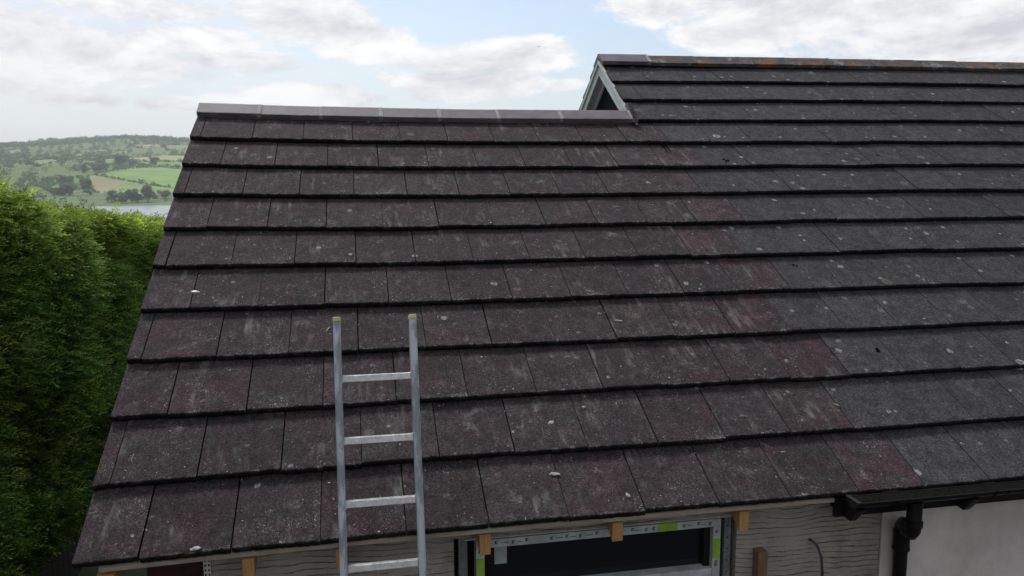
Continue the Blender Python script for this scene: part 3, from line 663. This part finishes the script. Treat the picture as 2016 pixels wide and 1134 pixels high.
FIELDS = {
 "g1": [(-757, 1974), (-755, 2037), (-713, 1971), (-680, 1790)],
 "g2": [(-517, 1392), (-520, 1440), (-488, 1347), (-491, 1320)],
 "g3": [(-631, 1663), (-621, 1722), (-582, 1600)],
 "g5": [(-597, 1994), (-604, 2111), (-508, 1750), (-515, 1710)],
 "g6": [(-620, 2232), (-565, 2231), (-559, 2169), (-601, 2184)],
 "g7": [(-811, 2089), (-793, 2173), (-771, 2095), (-794, 2050)],
 "g8": [(-612, 1672), (-634, 1883), (-541, 1671), (-556, 1572)],
 "f12": [(-523, 2393), (-424, 2412), (-406, 2309), (-480, 2246)],
 "f11": [(-611, 2417), (-531, 2429), (-514, 2350), (-566, 2311)],
 "f10": [(-691, 1960), (-703, 2056), (-641, 1865)],
 "f9": [(-703, 2251), (-638, 2287), (-614, 2223), (-676, 2201)],
 "f8": [(-710, 2152), (-610, 2174), (-600, 2093), (-603, 1928)],
 "f7": [(-535, 2064), (-465, 2133), (-351, 1991), (-200, 1960), (-190, 1780), (-338, 1870), (-464, 1788)],
 "f13": [(-454, 1758), (-370, 1862), (-307, 1887), (-180, 1782), (-180, 1700), (-403, 1714)],
 "f6": [(-519, 1820), (-555, 2064), (-453, 1681), (-463, 1627)],
 "f5": [(-497, 1571), (-488, 1624), (-461, 1578), (-470, 1522)],
 "f4": [(-453, 1608), (-414, 1722), (-403, 1702), (-431, 1574), (-441, 1556)],
 "big": [(-443, 1499), (-417, 1570), (-404, 1667), (-375, 1700), (-319, 1668), (-150, 1656), (-100, 1235), (-276, 1329), (-300, 1347), (-330, 1380), (-371, 1422), (-403, 1455)],
 "low": [(-444, 1473), (-438, 1481), (-400, 1444), (-368, 1409), (-327, 1367), (-272, 1310), (-120, 1210), (-120, 1193), (-280, 1233), (-368, 1249), (-421, 1389)],
 "f1": [(-460, 1441), (-449, 1458), (-397, 1288), (-406, 1287), (-439, 1371)],
 "f2": [(-453, 1300), (-460, 1390), (-428, 1302), (-429, 1253)],
 "f3": [(-479, 1335), (-492, 1452), (-485, 1443), (-463, 1317)],
 "shore": [(-389, 1231), (-278, 1222), (-120, 1184), (-120, 1120), (-269, 1143), (-359, 1143)],
 "brown": [(-438, 1470), (-406, 1444), (-361, 1386), (-354, 1284), (-370, 1257), (-409, 1373)]}
FC = dict(g1=(0.312, 0.360, 0.162), g2=(0.286, 0.384, 0.149), g3=(0.260, 0.348, 0.135), g5=(0.299, 0.396, 0.135), g6=(0.312, 0.360, 0.176), g7=(0.338, 0.360, 0.216), g8=(0.221, 0.300, 0.121), f12=(0.221, 0.312, 0.135), f11=(0.390, 0.312, 0.203), f10=(0.195, 0.312, 0.095), f9=(0.208, 0.324, 0.108), f8=(0.234, 0.336, 0.121), f7=(0.338, 0.384, 0.149), f13=(0.182, 0.324, 0.074), f6=(0.221, 0.336, 0.095), f5=(0.156, 0.288, 0.068),
          f4=(0.182, 0.336, 0.068), big=(0.221, 0.360, 0.095), low=(0.221, 0.336, 0.115), f1=(0.117, 0.252, 0.068), f2=(0.130, 0.264, 0.081), f3=(0.208, 0.312, 0.108), shore=(0.143, 0.180, 0.081), brown=(.29, .27, .14))
def inpoly(x, y, poly):
    ins = np.zeros(x.shape, bool); n = len(poly)
    for i in range(n):
        x0, y0 = poly[i]; x1, y1 = poly[(i + 1) % n]
        if y0 == y1: continue
        c = ((y0 > y) != (y1 > y)) & (x < (x1 - x0) * (y - y0) / (y1 - y0) + x0); ins ^= c
    return ins
def ladder_axis(segs):
    o = []
    for a, b_, st in segs: o += list(np.arange(a, b_, st))
    return np.array(o + [segs[-1][1]], float)
us = ladder_axis([(-6000, -2000, 400), (-2000, -520, 60), (-520, 260, 4), (260, 1500, 60), (1500, 6000, 400)])
vs = ladder_axis([(-6000, -200, 400), (-200, 20, 20), (20, 320, 12), (320, 1080, 60), (1080, 1900, 5), (1900, 3120, 10), (3120, 7000, 200)])
UU, VV = np.meshgrid(us, vs); X = UU * EX[0] + VV * AX[0]; Y = UU * EX[1] + VV * AX[1]; Z = terrain(X, Y)
colr = np.tile(np.array((.15, .22, .075, 1.)), (X.size, 1)).reshape(*X.shape, 4)
colr[VV < 20] = (.05, .045, .038, 1)
fieldmask = np.zeros(X.shape, bool)
for k, poly in FIELDS.items():
    q = inpoly(X, Y, poly); colr[q] = (*FC[k], 1); fieldmask |= q
far_v = (VV > 3000) | (UU < -560) | (UU > 300)
colr[far_v & (VV > 1150)] = (.06, .10, .035, 1)
nu = len(us); ii = np.arange(len(vs) - 1)[:, None] * nu + np.arange(nu - 1)[None, :]
fq = np.stack([ii, ii + 1, ii + 1 + nu, ii + nu], -1).reshape(-1, 4)
def ground_mat():
    m, t, b = mat('ground', rough=.95, spec=.1); P = t.node('ShaderNodeTexCoord').outputs['Object']
    at = t.node('ShaderNodeAttribute', attribute_name='ground_colour'); n = t.noise(P, .02, 6, .6)
    mul = t.node('ShaderNodeVectorMath', operation='SCALE'); t.l.new(at.outputs['Color'], mul.inputs[0]); t.put(mul.inputs['Scale'], t.m('MULTIPLY', t.ramp(n, .3, .7, .82, 1.18), t.ramp(t.noise(P, .6, 4), .3, .7, .85, 1.15)))
    t.l.new(mul.outputs[0], b.inputs['Base Color']); return m
g = npmesh('ground', np.stack([X, Y, Z], -1).reshape(-1, 3), fq, ground_mat(), None, True, dict(ground_colour=('FLOAT_COLOR', colr)))
tag(g, kind='structure')
wm, wt, wb = mat('estuary_water', (.30, .34, .37), .28, 0, .5); P_ = wt.node('ShaderNodeTexCoord').outputs['Object']
bn = wt.node('ShaderNodeBump'); bn.inputs['Distance'].default_value = .4; bn.inputs['Strength'].default_value = .5; wt.l.new(wt.noise(P_, .35, 4), bn.inputs['Height']); wt.l.new(bn.outputs[0], wb.inputs['Normal'])
b = MB(); c4 = [(u * EX[0] + v * AX[0], u * EX[1] + v * AX[1], -35) for u, v in ((-1900, 240), (1900, 240), (1900, 1110), (-1900, 1110))]
b.add(c4, [(0, 1, 2, 3)]); tag(b.build('water', wm), kind='structure')

# trees ---------------------------------------------------------------------
def leaf_mat(name, c1, c2, tr=.25, attr=None, sc_=.2):
    m, t, b = mat(name, c1, .75, 0, .25); P = t.node('ShaderNodeTexCoord').outputs['Object']
    c = t.mix(t.ramp(t.noise(P, sc_, 4), .35, .65), c1, c2)
    if attr:
        at = t.node('ShaderNodeAttribute', attribute_name=attr); c = t.mix(1., at.outputs['Color'], t.mix(t.ramp(t.noise(P, sc_, 4), .3, .7), (.75, .75, .75), (1.2, 1.2, 1.2)), 'MULTIPLY')
    t.l.new(c, b.inputs['Base Color'])
    if tr:
        out = t.n['Material Output']; tl = t.node('ShaderNodeBsdfTranslucent'); t.put(tl.inputs[0], c)
        mx = t.node('ShaderNodeMixShader'); mx.inputs[0].default_value = tr; t.l.new(b.outputs[0], mx.inputs[1]); t.l.new(tl.outputs[0], mx.inputs[2]); t.l.new(mx.outputs[0], out.inputs[0])
    return m
M_WOODS = leaf_mat('woodland_leaves', (.080, .150, .068), (.155, .235, .095), .3, None, .03)
M_BARK = vmat('bark', (.05, .04, .03), (.09, .07, .05), 2, .9)
def leafballs(cents, rads, squash, nper, leaf, seed):
    """clumps of leaf faces filling ellipsoids"""
    r = np.random.default_rng(seed); N = len(cents) * nper
    c = np.repeat(np.asarray(cents, float), nper, 0); rr = np.repeat(np.asarray(rads, float), nper)
    d = r.normal(size=(N, 3)); d /= np.linalg.norm(d, axis=1)[:, None]
    rad = rr * (r.random(N) ** .28) * r.uniform(.82, 1.12, N)
    p = c + d * rad[:, None] * np.array([1, 1, squash])
    lf = np.repeat(np.broadcast_to(np.asarray(leaf, float), (len(cents),)), nper) * r.uniform(.6, 1.4, N)
    nrm = d + r.normal(scale=.5, size=(N, 3)); nrm /= np.linalg.norm(nrm, axis=1)[:, None]
    t1 = np.cross(nrm, r.normal(size=(N, 3))); t1 /= np.linalg.norm(t1, axis=1)[:, None]; t2 = np.cross(nrm, t1)
    q = np.stack([p - t1 * lf[:, None] - t2 * lf[:, None] * .7, p + t1 * lf[:, None] - t2 * lf[:, None] * .7, p + t1 * lf[:, None] * .8 + t2 * lf[:, None] * .7, p - t1 * lf[:, None] * .8 + t2 * lf[:, None] * .7], 1)
    return q.reshape(-1, 3), np.arange(N * 4).reshape(-1, 4)
TREES = [
 (-316, 1135, 17.8, 15.0, 'broad round tree standing at the waterside, leftmost of the row on the far shore'),
 (-296, 1111, 14.6, 12.8, 'low bushy tree at the far water edge, second from the left of the shore row'),
 (-290, 1131, 20.4, 17.6, 'tall full tree on the far shore left of the tallest one'),
 (-280, 1123, 14.7, 12.9, 'shorter tree wedged against the left side of the tallest shore tree'),
 (-271, 1137, 25.1, 21.4, 'tallest dark tree on the far shore, in front of the lower green field'),
 (-260, 1183, 11.5, 15.4, 'squat round tree standing alone beside the white caravans by the shore'),
 (-385, 1268, 20.0, 17.9, 'dark round tree at the left edge of the brown patch of the lower field'),
 (-447, 1372, 13.7, 17.2, 'rounded tree between the small sloping fields on the left'),
 (-409, 1220, 10.2, 16.4, 'low wide tree just above the hedge top at the foot of the valley'),
 (-394, 1220, 18.3, 18.3, 'pale grey green tree in the valley below the small sloping fields'),
 (-444, 1676, 20.6, 24.8, 'large tree at the upper left corner above the big green field'),
 (-429, 1695, 12.5, 15.3, 'small round tree directly right of the large tree above the big green field'),
 (-398, 1734, 18.4, 16.9, 'tree in the middle of the hedge line above the big green field'),
 (-442, 1530, 15.2, 20.2, 'wide tree at the left tip of the big green field'),
 (-463, 1519, 15.6, 15.1, 'dark tree at the head of the valley left of the big green field'),
 (-370, 1227, 8.1, 11.2, 'small bushy tree near the caravans below the brown patch'),
 (-345, 1695, 8.2, 11.0, 'small tree at the top right of the big green field')]
for k, (x, y, h, w, lab) in enumerate(TREES):
    z = float(terrain(np.array([x]), np.array([y]))[0]); t_ = empty('tree', (x, y, z), lab, 'tree', 'trees across the estuary')
    r = np.random.default_rng(100 + k); n = 16
    cs = np.stack([r.normal(0, w * .20, n), r.normal(0, w * .20, n), h * r.uniform(.22, .80, n)], 1) + np.array([x, y, z]); cs[0] = (x, y, z + h * .55)
    rd = r.uniform(.16, .27, n) * w; rd[0] = w * .42
    v_, f_ = leafballs(cs, rd, .85, 210, w * .028, 300 + k); npmesh('crown', v_, f_, M_WOODS, t_)
    b = MB(); b.tube([(x, y, z - .5), (x + .2, y, z + h * .3), (x, y + .2, z + h * .55)], [w * .03, w * .022, w * .012], 8)
    for q in range(4):
        an = q * 1.6 + k; b.tube([(x, y, z + h * .28), (x + math.cos(an) * w * .2, y + math.sin(an) * w * .2, z + h * .6)], [w * .014, w * .006], 6)
    b.build('trunk', M_BARK, t_)
# woods and minor hedgerows: a mass of crowns
r = np.random.default_rng(5); N = 9000
u = r.uniform(-500, 240, N); v = 1130 + 1960 * r.random(N) ** .9; x = u * EX[0] + v * AX[0]; y = u * EX[1] + v * AX[1]
infield = np.zeros(N, bool)
for k, poly in FIELDS.items(): infield |= inpoly(x, y, poly)
dens = .5 + .5 * np.sin(x / 37 + 1) * np.sin(y / 83)
keep = ~infield & (r.random(N) < (.12 + .62 * dens) * np.where((u > -210) & (v < 2500), .35, 1))
x, y = x[keep], y[keep]; rad = r.uniform(3.5, 8.5, len(x))
front = np.zeros(len(x), bool)                  # low scrub only where a field rises directly behind
for k, poly in FIELDS.items():
    if k == 'shore': continue
    for dd in (22, 45, 70): front |= inpoly(x + dd * -.27, y + dd * .963, poly)
sel = ~front | (r.random(len(x)) < .12); x, y, rad, front = x[sel], y[sel], rad[sel], front[sel]; rad = np.where(front, rad * .5, rad); hh = rad * r.uniform(.5, 1.0, len(x))
for k, poly in FIELDS.items():                  # hedges on every field boundary
    if k in ('brown', 'shore'): continue
    for i in range(len(poly)):
        a = np.array(poly[i], float); b_ = np.array(poly[(i + 1) % len(poly)], float); L = np.linalg.norm(b_ - a); n = max(2, int(L / 4.0))
        tt = r.random(n); pts = a + (b_ - a) * tt[:, None] + r.normal(0, 1.2, (n, 2))
        if k in ('big', 'low'): rr_ = r.uniform(1.2, 2.3, n) + (r.random(n) < .05) * 2.5
        else: rr_ = r.uniform(1.8, 3.6, n) + (r.random(n) < .12) * 3
        x = np.r_[x, pts[:, 0]]; y = np.r_[y, pts[:, 1]]; rad = np.r_[rad, rr_]; hh = np.r_[hh, rr_ * .6]
z = terrain(x, y); cs = np.stack([x, y, z + hh], 1)
v_, f_ = leafballs(cs, rad, .95, 42, rad * .17, 9)
w_ = npmesh('woodland', v_, f_, M_WOODS); tag(w_, 'hazy dark green woods and hedgerows covering the far hillside', 'woodland', kind='stuff')
# caravans on the far shore
M_CARA = vmat('caravan_white', (.72, .72, .70), (.8, .8, .78), 1, .4); M_CWIN = vmat('caravan_window', (.03, .035, .04), (.05, .05, .06), 1, .2)
CV = [(-377, 1205, .3, 'white caravan beneath the valley trees, leftmost on the far shore'), (-369, 1212, 1.2, 'white caravan right of the leftmost one on the far shore'),
      (-330, 1185, .1, 'white caravan behind the leftmost waterside tree'), (-259, 1217, .2, 'white caravan on the far shore above the squat round tree'), (-251, 1203, .5, 'white caravan on the far shore nearest the roof edge')]
for x, y, rz, lab in CV:
    z = float(terrain(np.array([x]), np.array([y]))[0]); t_ = empty('caravan', (x, y, z), lab, 'caravan', 'caravans on the far shore')
    b = MB(); b.extr([(-1.3, .5), (-1.3, 2.5), (-1.1, 2.9), (1.1, 2.9), (1.3, 2.5), (1.3, .5)], -3.6, 3.6); bo = b.build('body', M_CARA, None, .1)
    ps = [bo]
    for q in (-3, -.7, 1.6): b = MB(); b.box(q, q + 1.3, -1.33, -1.31, 1.5, 2.2); ps.append(b.build('window', M_CWIN))
    for s in (-1, 1): b = MB(); b.tube([(0, s * 1.2, .35), (0, s * .95, .35)], .35, 12); ps.append(b.build('wheel', M_BLACKP))
    for o in ps: o.parent = t_
    t_.rotation_euler = (0, 0, rz)

# ------------------------------------------------------------------ conifer hedge
M_CONIF = leaf_mat('conifer_leaves', (.05, .09, .02), (.08, .14, .03), .3, 'leaf_colour', 1.5)
hedge = empty('hedge', (-2.2, 5, -2.4), 'tall feathery green conifer hedge with a sunlit lime top, left of the roof', 'hedge')
HY = [-3, 2.5, 3.8, 3.97, 4.36, 4.93, 5.46, 6.25, 7.2, 8.4, 9.3, 11, 14]; HZ = [1.60, 1.45, 1.29, 1.26, 1.14, 1.08, 1.05, 1.00, .93, .82, .72, .5, .3]
XF = -1.62
def hface(y, z):                                 # lumpy face of the hedge
    return XF + .05 * np.sin(y * 1.7 + z * 1.1) + .05 * np.sin(y * 4.1 - z * 2.7 + 1) + .05 * np.sin(z * 5.2 + y * 2.2) - .05 * np.clip((z - .1), -2, 0) - .10 * np.clip(z - .1, 0, .6)
def htop(x, y): return np.interp(y, HY, HZ) + .035 * np.sin(y * 5 + x * 3) + .03 * np.sin(y * 11 + 2 - x * 6) - .05
r = np.random.default_rng(11)
def fronds(base, direc, length, colr, nseg, lw, bend):
    """feathery sprays: a stem with narrow leaflets on both sides; all arrays have N rows"""
    N = len(base); d = direc / np.linalg.norm(direc, axis=1)[:, None]
    side = np.cross(d, np.array([0, 0, 1.]) + r.normal(scale=.45, size=(N, 3))); side /= np.linalg.norm(side, axis=1)[:, None]; upv = np.cross(side, d)
    Q = []; Cc = []
    for k in range(nseg):
        f = (k + .5) / nseg; p = base + d * (length * f)[:, None] + np.array([0, 0, -1.]) * (bend * length * f * f)[:, None]
        taper = (1 - f * .75) * length * .42
        for s in ((-1, 1) if k < nseg - 1 else (0,)):
            ld = d * .75 + side * s * (.75 - .25 * f) + upv * r.normal(scale=.22, size=(N, 1)) + np.array([0, 0, -.25 * bend[0] if False else -.08])
            ld /= np.linalg.norm(ld, axis=1)[:, None]; L = (taper * r.uniform(.6, 1.2, N))[:, None]
            wd = np.cross(ld, r.normal(size=(N, 3)) * .5 + upv * 1.0); wd /= np.linalg.norm(wd, axis=1)[:, None]; wv = wd * (lw * r.uniform(.7, 1.4, N))[:, None]
            tip = p + ld * L
            Q.append(np.stack([p - wv * .5, p + ld * L * .5 - wv, tip, p + ld * L * .5 + wv], 1))
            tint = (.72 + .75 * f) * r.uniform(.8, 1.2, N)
            cc = colr * tint[:, None]; Cc.append(np.repeat(cc[:, None, :], 4, 1))
    # stem
    e1 = base + d * length[:, None] + np.array([0, 0, -1.]) * (bend * length)[:, None]
    sw = side * (lw * .35)[:, None]
    Q.append(np.stack([base - sw, base + sw, e1 + sw * .3, e1 - sw * .3], 1)); Cc.append(np.repeat((colr * np.array([1.1, .9, .8]))[:, None, :], 4, 1))
    return np.concatenate(Q).reshape(-1, 3), np.concatenate(Cc).reshape(-1, 3)
VS = []; CS = []
def batch(base, direc, length, colr, nseg, lw, bend):
    v, c = fronds(base, direc, length, colr, nseg, lw, bend); VS.append(v); CS.append(c)
GREEN = np.array([.115, .235, .034]); LIME = np.array([.46, .56, .08]); DARKG = np.array([.035, .085, .018])
# face
N = 28000
y = r.uniform(1.0, 11.5, N) ** 1.0; zt = np.interp(y, HY, HZ); z = -1.75 + (zt + 1.7) * r.random(N) ** .85
x = hface(y, z); cl = .5 + .5 * np.sin(y * 3.1 + z * 2.3) * np.sin(z * 4.1 - y * 1.9 + 1)
x = x - .09 + .10 * r.random(N) + .05 * cl
base = np.stack([x, y, z], 1)
direc = np.stack([r.uniform(.35, 1.0, N), r.normal(-.25, .45, N), r.uniform(-.15, .85, N)], 1)
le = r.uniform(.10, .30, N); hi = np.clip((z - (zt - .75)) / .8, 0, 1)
kk = r.random(N)[:, None]; cc = DARKG * (1 - kk) + GREEN * kk; cc = cc * (1 - hi[:, None] * .6) + LIME * hi[:, None] * .6; cc = cc * (.5 + .7 * cl[:, None] + .35 * hi[:, None]) * np.clip(r.lognormal(0, .45, N), .35, 2.4)[:, None]  # hollows darker, upper leaves paler: shade, sun and new growth put into colour
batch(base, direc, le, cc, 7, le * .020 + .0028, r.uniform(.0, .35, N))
# long arching new shoots, coloured paler as if catching the light
N = 6000; y = r.uniform(1.5, 11, N); zt = np.interp(y, HY, HZ); z = -1.5 + (zt + 1.5) * r.random(N) ** .7; x = hface(y, z) + .01
batch(np.stack([x, y, z], 1), np.stack([r.uniform(.5, 1, N), r.normal(-.35, .35, N), r.uniform(.0, .5, N)], 1), r.uniform(.14, .32, N), np.tile(np.array([.30, .42, .09]), (N, 1)), 9, np.full(N, .0036), r.uniform(.1, .5, N))
# top
N = 22000; y = r.uniform(1.5, 12, N); x = r.uniform(-3.0, -1.62, N) + .03; z = htop(x, y) - .05 + .05 * r.random(N)
base = np.stack([x, y, z], 1); direc = np.stack([r.normal(.1, .45, N), r.normal(-.05, .45, N), r.uniform(.35, 1.1, N)], 1)
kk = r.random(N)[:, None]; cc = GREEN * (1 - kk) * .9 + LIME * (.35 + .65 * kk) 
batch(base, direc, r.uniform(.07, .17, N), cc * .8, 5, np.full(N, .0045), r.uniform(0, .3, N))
# a few leaders poking up at the near end
N = 260; y = r.normal(3.95, .22, N); x = r.normal(-1.85, .12, N); z = htop(x, y) - .02; hgt = np.clip(.42 - np.abs(y - 3.95) * 1.1, .05, .4)
batch(np.stack([x, y, z], 1), np.stack([r.normal(0, .22, N), r.normal(0, .22, N), np.full(N, 1.)], 1), hgt * r.uniform(.5, 1.1, N), np.tile(GREEN * 1.2 + LIME * .3, (N, 1)), 7, np.full(N, .003), r.uniform(0, .1, N))
V_ = np.concatenate(VS); C_ = np.concatenate(CS); C_ = np.concatenate([C_, np.ones((len(C_), 1))], 1)
npmesh('foliage', V_, np.arange(len(V_)).reshape(-1, 4), M_CONIF, hedge, False, dict(leaf_colour=('FLOAT_COLOR', C_)))
# twiggy dark core
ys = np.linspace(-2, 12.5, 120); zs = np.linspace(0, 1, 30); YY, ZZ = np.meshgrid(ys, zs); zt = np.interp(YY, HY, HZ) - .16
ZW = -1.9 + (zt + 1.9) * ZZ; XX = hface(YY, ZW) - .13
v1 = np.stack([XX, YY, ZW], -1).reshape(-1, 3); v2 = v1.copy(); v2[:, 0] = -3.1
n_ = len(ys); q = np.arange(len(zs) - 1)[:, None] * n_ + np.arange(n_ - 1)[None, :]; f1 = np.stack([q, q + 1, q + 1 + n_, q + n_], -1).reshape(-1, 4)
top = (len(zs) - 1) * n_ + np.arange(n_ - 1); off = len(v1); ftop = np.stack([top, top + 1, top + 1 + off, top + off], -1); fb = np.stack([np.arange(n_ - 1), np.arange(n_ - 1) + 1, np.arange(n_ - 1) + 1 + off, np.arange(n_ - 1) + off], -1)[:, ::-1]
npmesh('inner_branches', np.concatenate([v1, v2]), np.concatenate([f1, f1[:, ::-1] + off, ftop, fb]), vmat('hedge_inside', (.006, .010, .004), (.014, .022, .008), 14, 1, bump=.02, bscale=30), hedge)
b = MB()
for y in np.arange(-1.5, 12, .75): b.tube([(-2.25, y, -2.4), (-2.22, y + .05, -1.2), (-2.25, y, .2)], [.06, .05, .03], 10)
b.build('trunks', M_BARK, hedge)
# withered top of a neighbouring shrub
sh = empty('withered_shrub', (-2.9, 9.2, -2.4), 'brown withered shrub top showing just above the hedge in front of the far shore', 'shrub')
N = 900; th = r.random(N) * 6.28; base = np.stack([-2.95 + r.normal(0, .22, N), 9.2 + r.normal(0, .2, N), .86 + r.normal(0, .05, N)], 1)
v, c = fronds(base, np.stack([r.normal(0, .5, N), r.normal(0, .5, N), r.uniform(.1, .8, N)], 1), r.uniform(.06, .16, N), np.tile(np.array([.07, .045, .025]), (N, 1)), 4, np.full(N, .005), r.uniform(0, .3, N))
npmesh('twigs', v, np.arange(len(v)).reshape(-1, 4), M_CONIF, sh, False, dict(leaf_colour=('FLOAT_COLOR', np.c_[c, np.ones(len(c))])))
b = MB(); b.tube([(-2.9, 9.2, -2.4), (-2.95, 9.2, -.5), (-2.9, 9.2, .9)], [.05, .04, .02], 8); b.build('stem', M_BARK, sh)

# dark board fence under the hedge
M_FENCE = vmat('dark_fence', (.010, .009, .008), (.024, .020, .017), 9, .9, bump=.002, bscale=60, stretch=(4, 4, .4))
fe = empty('board_fence', (-1.66, 4, -2.4), 'dark brown vertical board fence in deep shade below the conifer hedge', 'fence')
b = MB(); y = -1.
while y < 11: b.box(-1.67 + random.uniform(-.006, .006), -1.652, y, y + random.uniform(.108, .119), -2.38, -1.32 + random.uniform(-.015, .015)); y += .125
b.build('boards', M_FENCE, fe)
b = MB(); b.box(-1.72, -1.68, -1, 11, -2.1, -2.02); b.box(-1.72, -1.68, -1, 11, -1.50, -1.42); b.build('rail', M_FENCE, fe)
for y in np.arange(-1, 11.1, 2): b = MB(); b.box(-1.80, -1.722, y, y + .08, -2.4, -1.3); b.build('post', M_FENCE, fe)

# bird -------------------------------------------------------------------
bp = CAM + (m3 @ Vector(((1061 - 1008) / 1565.57, (567 - 92) / 1565.57, -1))).normalized() * 90
bird = empty('bird', bp, 'tiny dark bird gliding in the blue gap between the clouds', 'bird')
b = MB(); b.tube([(-.20, 0, 0), (-.14, 0, .01), (0, 0, .02), (.12, 0, .02), (.19, 0, .03), (.25, 0, .02)], [.01, .035, .055, .045, .035, .006], 8)
b.add([(.06, 0, .03), (.10, .25, .12), (.02, .55, .05), (-.05, .24, .09), (-.07, 0, .03), (.10, -.25, .12), (.02, -.55, .05), (-.05, -.24, .09)], [(0, 1, 3, 4), (1, 2, 3), (4, 7, 5, 0), (7, 6, 5)])
bo = b.build('body', vmat('bird_dark', (.03, .03, .03), (.05, .05, .05), 5, .8)); bo.parent = bird; bird.rotation_euler = (0, .2, 1.0); bird.scale = (.5, .5, .5)

# ------------------------------------------------------------------ air
b = MB(); b.box(-7600, 7600, -7600, 7600, -41, 165)
hm = bpy.data.materials.new('air'); hm.use_nodes = True; hn = hm.node_tree; hn.nodes.clear()
ho = hn.nodes.new('ShaderNodeOutputMaterial'); hv = hn.nodes.new('ShaderNodeVolumePrincipled'); hv.inputs['Density'].default_value = .00016
hv.inputs['Anisotropy'].default_value = .45; hv.inputs['Color'].default_value = (.95, .98, 1, 1); hn.links.new(hv.outputs[0], ho.inputs['Volume'])
tag(b.build('haze', hm), 'pale haze over the estuary', 'haze', kind='stuff')
